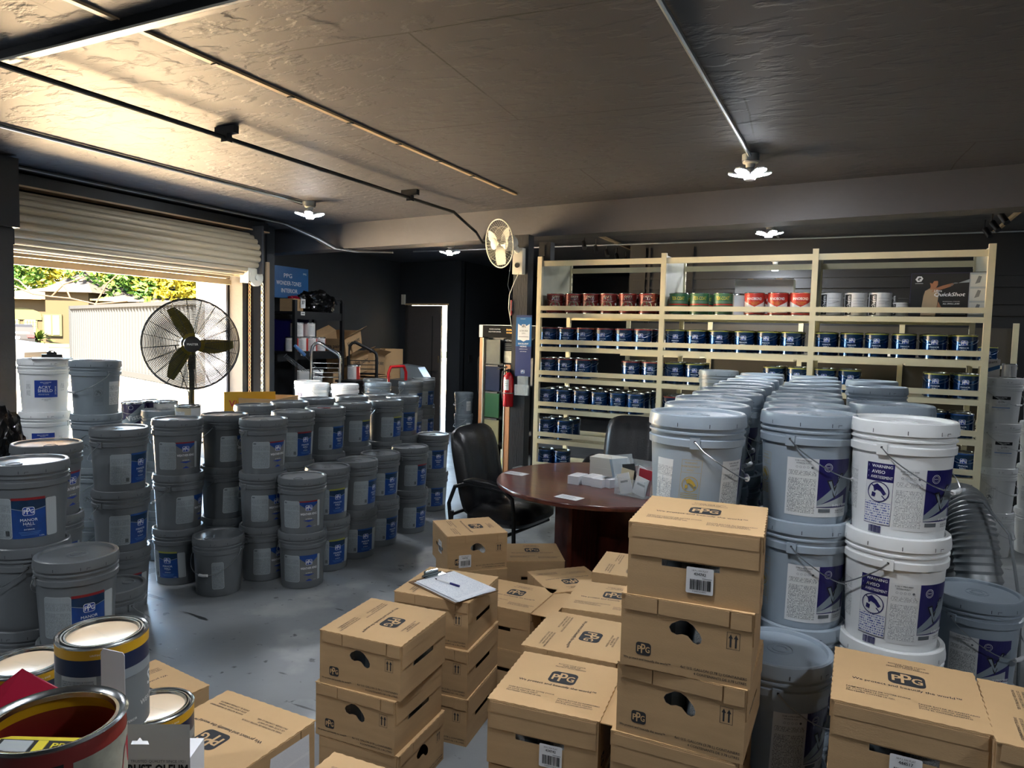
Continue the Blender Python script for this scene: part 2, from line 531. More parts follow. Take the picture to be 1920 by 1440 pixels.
def label_art(kind):
    mb = MB(); D = Decal(mb, cylmap(prad), 0.012)
    if kind in ('manor', 'manor_red', 'manor_olive'):
        D.L(1).rrect(-.112, .05, -.004, .222, .012, 'lab_grey')
        D.L(2).rrect(-.110, .052, -.006, .220, .011, 'print_grey')
        D.L(1).rect(-.004, .05, .118, .218, 'lab_blue')
        band(D.L(2), -.004, .118, lambda u: .165 + abs(u - .057) * .25, lambda u: .218, 'lab_darkblue')
        band(D.L(3), -.004, .118, lambda u: .163 + abs(u - .057) * .25, lambda u: .1655 + abs(u - .057) * .25, 'silverband')
        D.L(3).rect(-.004, .213, .118, .224, {'manor': 'rim_blue', 'manor_red': 'lab_red', 'manor_olive': 'rim_olive'}[kind])
        D.L(4).logo(.057, .166, .042, 'lab_royal', 'txt_white', 'txt_white')
        D.text('MANOR', .057, .129, w=.060, k='txt_white'); D.text('HALL', .057, .113, w=.040, k='txt_white')
        D.text('100% ACRYLIC', .057, .102, w=.02, k='txt_white')
        D.text('EXTERIOR', .057, .088, w=.036, k='txt_white')
        for j in range(3): D.rect(.02 + .004 * j, .076 - j * .006, .096 - .004 * j, .0775 - j * .006, 'skyblue')
        D.text('5 GAL', .1, .057, w=.018, k='txt_white')
        D.L(1).rrect(.120, .05, .165, .215, .008, 'lab_grey')
        D.L(3).barcode(-.03, .062, -.014, .085, 'txt_black')
    elif kind in ('weather', 'weather_red'):
        D.L(1).rrect(-.112, .048, -.004, .222, .012, 'lab_grey')
        D.L(2).rrect(-.110, .05, -.006, .220, .011, 'print_grey')
        D.L(3).rect(-.106, .205, -.088, .214, 'txt_grey')
        D.L(1).rect(-.004, .048, .112, .222, 'lab_grayking')
        band(D.L(2), -.004, .112, lambda u: .158 + abs(u - .054) * .75, lambda u: .222, 'lab_blue', 20)
        D.L(3).rect(-.004, .213, .112, .222, 'lab_red' if kind == 'weather_red' else 'lab_blue')
        D.L(4).logo(.054, .176, .042, 'lab_royal', 'txt_white', 'txt_white')
        D.text('WEATHER KING', .054, .137, w=.104, h=.014, k='txt_white', bold=.03)
        D.text('SEMI GLOSS', .054, .118, w=.02, k='txt_gold'); D.text('EXTERIOR', .054, .105, w=.04, k='txt_white')
        band(D.L(2), .02, .088, lambda u: .085 + abs(u - .054) * .25, lambda u: .097 - abs(u - .054) * .05, 'lab_royal')
        band(D.L(2), .034, .074, lambda u: .052, lambda u: .066 - abs(u - .054) * .6, 'lab_royal', 8)
        D.L(3).text('5 GAL (18.9 L)', .092, .056, w=.02, k='txt_white')
        D.L(1).rrect(.114, .05, .132, .22, .005, 'lab_grey')
    elif kind in ('vista', 'vista_white'):
        pk = 'print_white' if kind == 'vista' else 'print_onwhite'
        D.L(1).rect(-.098 if kind == 'vista' else -.085, .03, .118, .222, 'lab_white')
        D.L(2).rect(-.092 if kind == 'vista' else -.081, .04, -.006, .182, pk)
        D.L(3).text('5100 V-PRO 5000', -.048, .214, w=.05, k='txt_grey', bold=.02); D.text('INTERIOR FLAT', -.048, .206, w=.04, k='txt_grey', bold=.02)
        for j in range(4): D.ring(-.066 + j * .011, .193, .0036, .0008, 'txt_grey', 10)
        D.disc(-.02, .193, .0038, 'txt_grey', 10)
        D.L(2).rect(.0, .062, .118, .222, 'lab_navy')
        band(D.L(3), .0, .118, lambda u: .066 + u * .55, lambda u: .083 + u * .9, 'silverband')
        band(D.L(3), .0, .10, lambda u: .064 + u * .05, lambda u: .068 + u * .35, 'lab_grey')
        D.L(4).poly([(.028, .152), (.046, .156), (.056, .128), (.078, .176), (.09, .176), (.058, .092)], 'txt_black')
        D.L(5).poly([(.033, .149), (.043, .151), (.056, .116), (.078, .170), (.083, .172), (.058, .1)], 'silverband')
        D.text('ista', .09, .160, w=.042, k='silverband', bold=.03, rot=.3)
        D.ring(.03, .195, .0135, .0012, 'txt_white', 24); D.ring(.03, .195, .0095, .0007, 'txt_white', 20); D.text('PAINT', .03, .195, w=.013, k='txt_white')
        D.text('V-PRO 5000', .082, .07, w=.062, k='txt_white', bold=.03)
        D.L(3).text('5100 FLAT', .085, .052, w=.04, k='txt_black'); D.text('INTERIOR LATEX', .085, .045, w=.04, k='txt_black')
        D.rect(.006, .046, .045, .058, 'txt_grey')
        if kind == 'vista':
            D.L(1).rect(-.32, .03, -.255, .22, 'print_onwhite')
            warn_panel(D, -.195, .06, .225, .062, 'plastic_light', 'txt_gold', 'gold')
        else:
            warn_panel(D, -.130, .012, .232, .082, 'lab_navy', 'lab_navy', 'blue')
            D.L(1).rect(-.31, .07, -.21, .21, 'print_onwhite')
    elif kind == 'acry':
        D.L(1).rect(-.065, .108, .068, .222, 'lab_royal')
        D.L(2).text('KELLY-MOORE', .0, .209, w=.062, k='txt_white', bold=.03, shear=.15); D.text('PAINTS', .0, .2, w=.028, k='txt_white')
        D.text('ACRY', -.008, .176, w=.07, k='txt_white', bold=.01); D.text('SHIELD', -.004, .153, w=.083, k='txt_white', bold=.01)
        D.text('100% ACRYLIC', -.012, .136, w=.06, k='skyblue'); D.text('MASONRY PRIMER', -.012, .127, w=.06, k='txt_white')
        D.text('EXTERIOR', .055, .155, w=.055, k='txt_white', rot=PI / 2)
        D.text('107-108 WHITE', 0, .095, w=.05, k='txt_grey'); D.text('SATIN', 0, .086, w=.02, k='txt_grey')
        D.L(1).rect(-.12, .12, -.09, .22, 'print_onwhite'); D.rect(.09, .15, .12, .22, 'print_onwhite')
    elif kind == 'dtm':
        D.L(1).rect(-.06, .105, .06, .22, 'lab_white')
        D.L(2).rect(-.06, .195, .06, .22, 'txt_black')
        D.L(3).text('KELLY-MOORE', 0, .211, w=.07, k='txt_white', bold=.03, shear=.2); D.text('PAINTS', 0, .201, w=.03, k='txt_white')
        D.text('DTM', 0, .176, w=.038, k='txt_black', bold=.01)
        for j in range(3): D.rect(-.045 + .004 * j, .158 - j * .007, .045 - .004 * j, .1592 - j * .007, 'txt_grey')
        D.rect(-.06, .130, .06, .136, 'skyblue'); D.text('DIRECT TO METAL', 0, .122, w=.05, k='txt_grey')
        D.L(1).rect(-.12, .08, -.08, .2, 'print_onwhite')
    elif kind == 'warn':
        warn_panel(D, -.02, .07, .225, .055, 'plastic_mid', 'txt_grey', 'gold')
        D.L(1).rrect(.045, .07, .13, .225, .004, 'lab_white'); D.L(2).rrect(.047, .072, .128, .21, .004, 'print_white')
    elif kind == 'plainlabel':
        D.L(1).rrect(.03, .05, .1, .22, .012, 'lab_grey'); D.L(2).rrect(.032, .052, .098, .218, .011, 'print_grey')
    elif kind == 'white_small':
        D.L(1).rect(-.03, .12, .03, .22, 'lab_white'); D.L(2).text('DTM', 0, .2, w=.03, k='txt_grey')
        warn_panel(D, -.02, .05, .2, .05, 'plastic_white', 'txt_grey', 'gold')
    return mb

LIDS = {}
PAILN = {}
def make_pail(name, plast, label, ear=-1.0, way=1, spout=False, gripk='grip', sag=0.12):
    root = thing(name, category='pail')
    b = MB()
    prof = [(0, .004), (.120, .004), (.125, 0), (.131, .004), (.1445, .262), (.152, .265), (.153, .286), (.1465, .289), (.1475, .302), (.153, .303), (.153, .308), (.148, .311), (.149, .325)]
    b.lathe(prof, plast, 48)
    for e in (ear, ear + PI):
        T = Matrix.Rotation(e, 4, 'Z')
        b.box((.1525, 0, .277), (.008, .030, .034), plast, T=T)
        b.box((.1568, 0, .283), (.0016, .006, .006), 'slot_black', T=T)
    b.build('body', root)
    l = MB()
    rings = [(0, .3525), (.018, .3525), (.019, .355), (.024, .355), (.025, .3525), (.034, .3525), (.035, .3545), (.039, .3545), (.040, .3525)]
    if spout: rings = [(0, .3525), (.04, .3525)]
    l.lathe(rings + [(.112, .352), (.134, .352), (.1375, .361), (.1475, .3625), (.152, .359), (.1555, .337), (.1555, .322), (.149, .321)], plast, 48)
    if spout:
        T = Matrix.Translation((.075, -.02, 0))
        l.lathe([(0, .356), (.022, .356), (.024, .3585), (.029, .3585), (.031, .352)], plast, 24, T=T)
    Dl = Decal(l, cylmap(lambda v: .1555), .01)
    for i in range(10):
        a = (i / 10 * 2 * PI + .2) * .1555
        Dl.L(1).rect(a - .001, .326, a + .001, .338, 'slot_black')
    Dl.rect(.052, .333, .066, .3345, 'slot_black'); Dl.rect(.052, .326, .0535, .3345, 'slot_black')
    l.build('lid', root)
    h = MB(); pts = []
    for i in range(19):
        t = PI * i / 18
        a = ear + way * t
        rr = .158 + .006 * math.sin(t)
        pts.append((rr * math.cos(a), rr * math.sin(a), .283 - sag * math.sin(t) - .008))
    pts[0] = (.158 * math.cos(ear), .158 * math.sin(ear), .283); pts[-1] = (.158 * math.cos(ear + PI), .158 * math.sin(ear + PI), .283)
    h.tube(pts, .0019, 'wire', 6)
    ho = h.build('handle', root)
    g = MB(); g.tube(pts[8:11], .008, gripk, 10); g.build('grip', ho)
    if label: label_art(label).build('label', root)
    return root

PK = {}
def pail_kind(key, *a, **k):
    PK[key] = make_pail(*a, **k)
pail_kind('manor', 'paint_pail', 'plastic_dark', 'manor', -1.15, -1)
pail_kind('manor_red', 'paint_pail', 'plastic_dark', 'manor_red', -1.15, -1)
pail_kind('manor_olive', 'paint_pail', 'plastic_dark', 'manor_olive', -1.15, -1)
pail_kind('manor_spout', 'paint_pail', 'plastic_dark', 'manor_red', -1.0, -1, spout=True)
pail_kind('weather', 'paint_pail', 'plastic_dark', 'weather', -1.1, -1)
pail_kind('weather_spout', 'paint_pail', 'plastic_dark', 'weather_red', -1.1, -1, spout=True)
pail_kind('char_weather', 'paint_pail', 'plastic_charcoal', 'weather', -1.1, -1, spout=True)
pail_kind('plain', 'paint_pail', 'plastic_dark', 'plainlabel', 1.5, -1, spout=True, sag=.13)
pail_kind('light', 'paint_pail', 'plastic_light', 'vista', -.62, 1)
pail_kind('light_warn', 'paint_pail', 'plastic_light', 'vista', -1.33, 1)
pail_kind('white', 'paint_pail', 'plastic_white', 'vista_white', -.87, 1)
pail_kind('white_low', 'paint_pail', 'plastic_white', 'vista_white', -.66, -1)
pail_kind('acry', 'paint_pail', 'plastic_white', 'acry', 1.2, 1)
pail_kind('dtm', 'paint_pail', 'plastic_white', 'dtm', -.8, 1)
pail_kind('small_print', 'paint_pail', 'plastic_white', 'white_small', -.6, 1)
pail_kind('mid', 'paint_pail', 'plastic_mid', 'warn', .3, -1)

ORD = ['bottom', 'second-from-floor', 'third-from-floor', 'fourth-from-floor']
def level_name(i, n):
    if n == 1: return 'single'
    if i == 0: return 'bottom'
    if i == n - 1: return 'top'
    if n == 3: return 'middle'
    return 'second-lowest' if i == 1 else 'third-lowest'
def stack(x, y, kinds, offs, colour, where, group):
    n = len(kinds)
    for i, k in enumerate(kinds):
        o = offs[i] if isinstance(offs, (list, tuple)) else offs
        jx, jy = (random.uniform(-.004, .004), random.uniform(-.004, .004)) if i else (0, 0)
        dup(PK[k], (x + jx, y + jy, i * PITCH), math.atan2(-y, -x) + o,
            '%s %s paint pail %s' % (level_name(i, n), colour, where), group)

G1 = 'grey paint pails stacked between the roller door and the open floor'
m, w, ws, ms, mr, mo, cw = 'manor', 'weather', 'weather_spout', 'manor_spout', 'manor_red', 'manor_olive', 'char_weather'
FL = [
 (-4.963, 2.917, ['small_print', 'acry', 'acry', 'acry'], [0, .0, -.1, .05], 'white', 'in the blue-labelled white stack beside the roller door', G1),
 (-4.585, 3.032, ['mid', 'mid', 'mid', 'mid'], [-.3, -.3, -.3, .25], 'light grey', 'in the light grey stack by the roller door', G1),
 (-3.832, 2.671, [mr, m, m], [-.05, .35, .45], 'dark grey', 'before the light grey door stack', G1),
 (-3.944, 3.148, [mo, w, ws], [-.9, .7, -.05], 'dark grey', 'in the stack below the pedestal fan', G1),
 (-4.43, 3.43, ['mid', 'mid', 'mid'], .3, 'light grey', 'half hidden behind the stack below the fan', G1),
 (-3.91, 3.498, [cw, cw, cw], [.5, .75, .6], 'charcoal', 'right of the stack below the fan', G1),
 (-3.526, 3.475, [w, w, ws], [.35, .25, .3], 'dark grey', 'right of the charcoal stack', G1),
 (-3.562, 3.135, ['plain'], [-.5], 'dark grey', 'standing alone on the floor with its wire handle lowered', G1),
 (-3.205, 3.498, [w, ws], [-.1, -.1], 'dark grey', 'of the front corner two-high stack', G1),
 (-3.286, 3.837, [mo, mo], [.1, .12], 'dark grey', 'of the two-high stack second from the corner', G1),
 (-3.289, 4.156, [m, m], [.1, .65], 'dark grey', 'of the two-high stack third from the corner', G1),
 (-3.324, 4.49, [m, m], [.4, .3], 'dark grey', 'of the two-high stack fourth from the corner', G1),
 (-3.324, 4.90, [m, ms], [.45, .5], 'dark grey', 'of the two-high stack fifth from the corner', G1),
 (-3.566, 5.624, [m, m], [0, 0], 'dark grey', 'of the two-high stack nearest the far door', G1),
 (-3.675, 3.904, [m, m, mr], [.3, .3, .25], 'dark grey', 'of the inner-row first stack', G1),
 (-3.689, 4.268, [m, m, m], [.3, .3, .45], 'dark grey', 'of the inner-row red-tagged stack', G1),
 (-3.759, 4.694, [m, m, mo], [.3, .3, .6], 'dark grey', 'of the inner-row third stack', G1),
 (-3.703, 5.064, [m, m, mo], [.3, .3, .55], 'dark grey', 'of the inner-row fourth stack', G1),
 (-3.795, 5.453, [m, m, m], [.3, .3, .1], 'dark grey', 'of the inner-row last stack', G1),
 (-4.212, 4.055, [m, m, m], .4, 'dark grey', 'of the rearmost row by the carton, first stack', G1),
 (-4.186, 4.411, [m, m, m], .4, 'dark grey', 'of the rearmost row by the carton, second stack', G1),
 (-4.238, 4.80, [m, m, m], .4, 'dark grey', 'of the rearmost row by the carton, third stack', G1),
 (-4.153, 5.165, [m, m, m], .4, 'dark grey', 'of the rearmost row by the carton, fourth stack', G1),
 (-4.088, 5.503, [m, m, m], .4, 'dark grey', 'of the rearmost row by the carton, fifth stack', G1),
 (-5.80, 6.40, ['small_print', 'white', 'white'], [0, 0, .3], 'white', 'in the leftmost white stack before the trolleys', 'pails in front of the trolleys'),
 (-5.471, 6.161, ['small_print', 'dtm', 'dtm'], [0, 0, .6], 'white', 'in the second white stack before the trolleys', 'pails in front of the trolleys'),
 (-5.161, 6.299, ['small_print', 'dtm', 'dtm'], [0, 0, 2.5], 'white', 'in the third white stack before the trolleys', 'pails in front of the trolleys'),
 (-5.061, 6.768, ['mid', 'mid', 'mid'], 0, 'pale grey', 'in the pale stack right of the white trolley stacks', 'pails in front of the trolleys'),
 (-4.90, 7.22, [m, m, m], .6, 'grey', 'before the red hand truck, first stack', 'pails in front of the trolleys'),
 (-4.97, 7.60, [m, m, m], .5, 'grey', 'before the red hand truck, second stack', 'pails in front of the trolleys'),
 (-5.20, 7.95, [m, m, mo], .3, 'grey', 'before the red hand truck, last stack', 'pails in front of the trolleys'),
 (-5.50, 7.30, [m, m, m], .3, 'grey', 'behind the pale stack by the chrome hoop', 'pails in front of the trolleys'),
 (-3.20, 1.80, [ms, mr, ms], [-.9, 1.1, -.42], 'dark grey', 'of the red-labelled stack at the left edge', G1),
 (-3.596, 2.12, [w, w, ws], [.2, .2, .45], 'dark grey', 'just behind the left edge stack', G1),
 (-3.62, 1.72, [m, m, m], .3, 'dark grey', 'in the stack cut by the left picture edge', G1),
 (-2.86, 1.80, ['plain', mr], [2.0, -.12], 'dark grey', 'of the nearest two-high stack on the left', G1),
 (-3.289, 2.24, ['plain'], [2.2], 'dark grey', 'low on the floor behind the two-high left stack', G1),
]
for a in FL: stack(*a)
G2 = 'light grey pails stacked four high before the cream rack'
fileA = [(-.459, 2.335), (-.489, 2.65), (-.524, 2.965), (-.518, 3.275), (-.546, 3.60), (-.545, 3.93), (-.57, 4.245), (-.581, 4.57), (-.591, 5.0), (-.632, 5.5)]
fileB = [(-.145, 2.60), (-.165, 2.91), (-.198, 3.25), (-.21, 3.56), (-.222, 4.05), (-.232, 4.46), (-.24, 4.876), (-.27, 5.40)]
fileC = [(.139, 2.566), (.125, 3.175), (.105, 4.495), (.085, 5.159)]
NTH = ['first', 'second', 'third', 'fourth', 'fifth', 'sixth', 'seventh', 'eighth', 'ninth', 'last']
for i, (x, y) in enumerate(fileA):
    stack(x, y, ['light'] * 3 + ['light_warn' if i == 0 else 'light'], [.1, .1, .1, 1.3 if i == 0 else random.uniform(-.2, .5)], 'light grey', 'in the left file, %s from the front' % NTH[i], G2)
stack(-1.0, 5.80, ['plain', 'mid', 'mid', 'mid'], .3, 'mid grey', 'in the stack with a red tag at the rack', G2)
for i, (x, y) in enumerate(fileB):
    stack(x, y, ['light'] * 4, [.1, .1, .42, .28 if i == 0 else random.uniform(-.2, .5)], 'light grey', 'in the middle file, %s from the front' % NTH[i], G2)
stack(.139, 2.566, ['white', 'white', 'white_low', 'white'], [.2, .2, .56, .52], 'white', 'with blue warning panel, tall white stack', G2)
for i, (x, y) in enumerate(fileC[1:]):
    stack(x, y, ['light'] * 4, .2, 'light grey', 'in the right file, %s behind the white' % NTH[i], G2)
stack(-.172, 2.285, ['light', 'light'], [.5, .62], 'light grey', 'behind the tallest carton stack', G2)
stack(.455, 3.208, ['light', 'light'], [.2, .12], 'light grey', 'right of the tall white stack', G2)
G3 = 'white pails by the right end of the cream rack'
stack(1.02, 6.72, ['small_print', 'small_print', 'dtm', 'dtm'], [.3, .0, .35, .12], 'white', 'in the white stack at the right end of the rack', G3)
stack(1.36, 6.95, ['dtm', 'dtm', 'dtm', 'dtm'], [.3, .0, .35, .15], 'white', 'in the white stack cut by the right picture edge', G3)
stack(-5.75, 10.0, ['mid', 'mid'], 0, 'grey', 'against the far wall left of the display stand', 'grey pails at the far wall')
for k in PK: remove(PK[k])

# ------------------------------------------------------------------ gallon cans
CR, CH = 0.083, 0.190
def make_can(kind, rim='rim_olive', lidk='tin', body='can_blue', h=CH, r=CR, bail=True, name='paint_can'):
    root = thing(name, category='paint can')
    b = MB()
    b.lathe([(0, .004), (r - .006, .004), (r - .004, 0), (r, .001), (r, .006)], 'tin', 36)
    b.lathe([(r - .001, .006), (r - .001, h - .016)], body, 36)
    b.lathe([(r - .001, h - .016), (r + .0005, h - .015), (r + .0005, h - .007), (r, h - .006)], rim, 36)
    D = Decal(b, cylmap(lambda v: r - .001), .012)
    s = r / CR
    if kind == 'manor':
        D.L(1)
        band(D, -.09, .09, lambda u: .122 + abs(u) * .34, lambda u: h - .016, 'lab_darkblue', 20)
        band(D.L(2), -.09, .09, lambda u: .1205 + abs(u) * .34, lambda u: .1225 + abs(u) * .34, 'silverband', 20)
        D.L(2).logo(0, .125, .044, 'lab_royal', 'txt_white', 'txt_white')
        D.text('MANOR', 0, .089, w=.062, k='txt_white'); D.text('HALL', 0, .071, w=.042, k='txt_white'); D.text('INTERIOR', 0, .057, w=.03, k='silverband')
        D.L(1).rect(.105, .03, .125, .075, 'lab_white')
    elif kind == 'plus':
        D.L(1).text('DEFT', 0, .158, w=.07, h=.016, k='picture_cream', bold=.03); D.text('PLUS', .0, .138, w=.08, k='tin', bold=.03, shear=.2)
        D.disc(-.01, .075, .05, 'picture_cream', 28, .8); D.L(2).disc(-.01, .075, .045, 'picture_green', 28, .8); D.text('WOOD', -.01, .075, w=.04, k='txt_white')
        D.L(1).disc(.085, .09, .012, 'txt_white', 14); D.rect(-.12, .015, .12, .03, 'rim_red')
    elif kind == 'tex':
        D.L(1).text('TEX-COAT', 0, .142, w=.115, h=.03, k='yellow_text', bold=.02)
        D.rect(-.12, .082, .12, .095, 'can_red'); D.rrect(-.03, .045, .03, .065, .009, 'txt_white')
        D.rect(-.1, .108, .1, .111, 'silverband')
    elif kind == 'bond':
        D.L(1).text('INNOBOND', 0, .138, w=.125, h=.022, k='txt_white', bold=.03)
        band(D, -.1, .1, lambda u: .02, lambda u: .07 + abs(u) * .5, 'can_white', 16)
        D.L(2).text('High Adhesion', 0, .108, w=.08, k='rim_yellow'); D.text('PRIMER', 0, .094, w=.05, k='rim_yellow')
        D.L(3).disc(0, .055, .03, 'lab_navy', 20, .5); D.text('INNO', 0, .055, w=.03, k='txt_white')
    elif kind == 'chem':
        D.L(1).rect(-.10, .01, -.035, h - .018, 'txt_black')
        D.L(2).text('orchem', -.058, .09, w=.14, k='txt_white', bold=.02, rot=PI / 2)
        for j in range(5): D.rect(-.02, .14 - j * .022, .06, .142 - j * .022, 'txt_grey')
    elif kind == 'vistacan':
        D.L(1); band(D, -.1, .1, lambda u: .03 + max(0, u) * .5, lambda u: .06 + max(0, u + .05) * .9, 'silverband', 14)
        D.L(2).text('Vista', .02, .08, w=.1, k='txt_white', bold=.03, rot=.25); D.ring(0, .15, .016, .002, 'txt_white', 20)
    elif kind == 'side':
        D.L(1).rect(-.1, .03, -.02, .15, 'print_onwhite'); D.rect(.02, .0, .12, h - .018, 'can_red' if body == 'can_white' else 'lab_white')
    b.build('body', root)
    l = MB()
    l.lathe([(0, h - .008), (r - .024, h - .008), (r - .022, h - .006), (r - .014, h - .006), (r - .012, h - .011), (r - .008, h - .011), (r - .007, h), (r - .001, h), (r + .001, h - .003), (r, h - .007)], lidk, 36, ks=None)
    l.build('lid', root)
    if bail:
        hb = MB(); pts = []
        for i in range(13):
            t = PI * i / 12
            a = -PI / 2 + t
            pts.append(((r + .004) * math.cos(a), (r + .004) * math.sin(a), h * .80 - .045 * math.sin(t)))
        hb.tube(pts, .0012, 'wire', 5)
        hb.build('handle', root)
    return root
CK = dict(
    blue_o=make_can('manor', 'rim_olive'), blue_r=make_can('manor', 'rim_red'), blue_b=make_can('manor', 'rim_blue'),
    plus=make_can('plus', 'rim_red', body='can_maroon'), tex=make_can('tex', 'can_green', body='can_green', bail=False),
    bond=make_can('bond', 'can_red', body='can_red', bail=False), chem=make_can('chem', 'can_white', body='can_white', bail=True),
    chem_s=make_can('chem', 'can_white', body='can_white', bail=False, h=.115, r=.055),
    beige=make_can('side', 'tin', body='picture_cream', bail=False), purple=make_can('vistacan', 'tin', body='can_purple'),
    whitecan=make_can('side', 'tin', body='can_white', bail=False), whitesmall=make_can('none', 'can_white', body='can_white', bail=False, h=.11, r=.05),
    greycan=make_can('side', 'tin', body='can_grey', bail=True))
def can(k, x, y, z, off, label, group):
    return dup(CK[k], (x, y, z), math.atan2(-y, -x) + off, label, group)

# ------------------------------------------------------------------ cream shelving unit
SX = [-2.775, -1.582, -0.352, 0.838]
SY = 6.24; SD = 0.78
LIP = [1.945, 1.625, 1.33, 1.03, .735, .44, .145]
u = thing('shelving_unit', (0, 0, 0), 0, 'long cream metal shelving unit of three bays filled with paint cans', 'shelving')
for i, x in enumerate(SX):
    for y in (SY, SY + SD):
        mb = MB(); mb.box((x, y, 1.205), (.045 if y == SY else .04, .04, 2.41), 'rack_cream')
        if y != SY:
            for z in range(30): mb.box((x + (.021 if i < 3 else -.021), y, .1 + z * .078), (.001, .014, .03), 'slot_black')
        mb.build('upright', u)
    mb = MB(); mb.box((x, SY + SD / 2, 2.15), (.012, SD - .04, .50), 'rack_panel'); mb.build('side_panel', u)
for b in range(3):
    xa, xb = SX[b] + .02, SX[b + 1] - .02; c = (xa + xb) / 2; L_ = xb - xa
    for y in (SY, SY + SD):
        mb = MB(); mb.box((c, y, 2.345), (L_, .02, .05), 'rack_cream'); mb.build('top_beam', u)
    for z in LIP:
        mb = MB()
        mb.box((c, SY + SD / 2, z - .080), (L_, SD, .018), 'rack_cream')
        mb.box((c, SY - .012, z - .092), (L_, .016, .042), 'rack_cream')
        mb.box((c, SY + SD + .0, z - .092), (L_, .016, .042), 'rack_cream')
        mb.build('shelf', u)
        mb = MB(); mb.box((c, SY - .012, z - .022), (L_, .016, .042), 'rack_cream'); mb.build('front_rail', u)
BAY = ['left', 'middle', 'right']; ROW = ['top', 'second', 'third', 'fourth', 'fifth', 'sixth', 'lowest']
def row_of(kind, b, rI, xs, depth, colour, dy=.19, off=-.0):
    z = LIP[rI] - .070
    nth = ['first', 'second', 'third', 'fourth', 'fifth', 'sixth', 'seventh']
    for j, x in enumerate(xs):
        for d in range(depth):
            dep = ['front row', 'second row', 'third row', 'rear row'][d]
            can(kind, x + random.uniform(-.006, .006), SY + .10 + d * dy + random.uniform(-.004, .004), z, off + random.uniform(-.12, .12),
                '%s, %s from left, %s, %s shelf, %s bay' % (colour, nth[j], dep, ROW[rI], BAY[b]), 'paint cans on the cream shelving')
def xs(*px, yy=600):
    return px
BG = 'blue can with a silver-ringed badge'
row_of('plus', 0, 0, [-2.655, -2.463, -2.291, -2.118, -1.929, -1.739], 2, 'maroon can with a green oval')
row_of('tex', 1, 0, [-1.468, -1.276, -1.08], 2, 'green can with yellow lettering')
row_of('bond', 1, 0, [-.82, -.632, -.457], 2, 'red and white can')
row_of('chem', 2, 0, [-.217, -.037, .134], 1, 'white can with a black side band')
row_of('blue_r', 0, 1, [-2.71, -2.525, -2.345, -2.144, -1.963, -1.772], 3, 'red-rimmed blue can', off=-.15)
row_of('blue_o', 1, 1, [-1.485, -1.301, -1.104, -.886, -.704, -.514], 3, 'olive-rimmed blue can')
row_of('blue_o', 2, 1, [-.243, -.059, .125, .322, .519, .72], 3, 'olive-rimmed blue can')
row_of('blue_r', 0, 2, [-2.71, -2.53, -2.35], 2, 'red-rimmed blue can', off=-.15)
row_of('blue_r', 0, 2, [-1.876, -1.69], 2, 'red-rimmed blue can past the gap')
row_of('blue_o', 1, 2, [-1.483, -1.294], 2, 'olive-rimmed blue can')
row_of('blue_o', 1, 2, [-.635, -.455], 2, 'olive-rimmed blue can past the gap')
row_of('blue_o', 2, 2, [-.24, -.056], 2, 'olive-rimmed blue can')
row_of('blue_o', 2, 2, [.555, .738], 2, 'olive-rimmed blue can past the gap')
row_of('blue_b', 0, 3, [-2.715, -2.535, -2.36, -2.18, -2.0, -1.82], 3, 'blue-rimmed blue can')
row_of('blue_r', 1, 3, [-1.481, -1.301], 2, 'red-rimmed blue can')
row_of('blue_b', 2, 3, [.548, .73], 2, 'blue-rimmed blue can')
row_of('blue_b', 0, 4, [-2.71, -2.517], 2, 'blue-rimmed blue can')
row_of('blue_b', 0, 4, [-1.911, -1.735], 1, 'blue-rimmed blue can past the gap')
row_of('blue_b', 2, 4, [.59, .77], 1, 'blue-rimmed blue can')
row_of('blue_b', 0, 5, [-2.71, -2.53], 1, 'blue-rimmed blue can', off=.1)
row_of('blue_b', 2, 5, [.59, .77], 1, 'blue-rimmed blue can')
can('beige', -.985, SY + .22, LIP[0] - .07, -.5, 'beige can between the green cans and the red ones on the top shelf', None)
can('bond', -.70, SY + .30, LIP[0] - .07 + .0, .2, 'red can set back behind the other red cans', None)

can('chem_s', .275, SY + .10, LIP[0] - .07, 0, 'small white can left of the spray gun box', None)
bx = thing('white_box', (-.80, SY + .62, LIP[0] - .07), 0, 'large blank white box standing behind the red cans', 'box')
mb = MB(); mb.box((0, 0, .17), (.50, .20, .34), 'paper'); mb.build('body', bx)
mb = MB(); mb.box((-.13, 0, .345), (.05, .05, .012), 'card_light'); mb.box((.12, 0, .345), (.05, .05, .012), 'card_light'); mb.build('tab', bx)

# spray gun carton with its printed picture
q = thing('spray_gun_box', (.585, SY + .10, LIP[0] - .07), R(-3), 'black printed spray gun carton showing a man spraying, top shelf', 'box')
mb = MB(); mb.box((0, .06, .17), (.50, .16, .34), 'black_plastic'); mb.build('carton', q)
mb = MB(); D = Decal(mb, planemap((-.25, -.02, 0), (1, 0, 0), (0, 0, 1)))
D.L(1).rect(0, 0, .385, .335, 'sign_navy' if 0 else 'can_purple'); D.rect(.385, 0, .498, .335, 'silverband')
D.L(2).rect(.003, .003, .383, .332, 'slot_black')
D.L(3).poly([(.03, .288), (.045, .312), (.07, .312), (.082, .295), (.07, .272), (.045, .268)], 'txt_white'); D.L(4).poly([(.045, .29), (.053, .302), (.066, .302), (.07, .292), (.058, .29), (.06, .28), (.05, .28)], 'slot_black')
D.text('GRAPHIC' if 0 else 'G', .057, .291, h=.012, k='txt_white'); D.rect(.03, .256, .083, .259, 'txt_white')
D.poly([(.075, .0), (.09, .16), (.10, .20), (.135, .222), (.18, .205), (.19, .16), (.185, .10), (.175, .0)], 'shirt')
D.poly([(.13, .21), (.135, .235), (.128, .262), (.14, .285), (.17, .288), (.182, .27), (.182, .245), (.170, .222), (.16, .205)], 'skin')
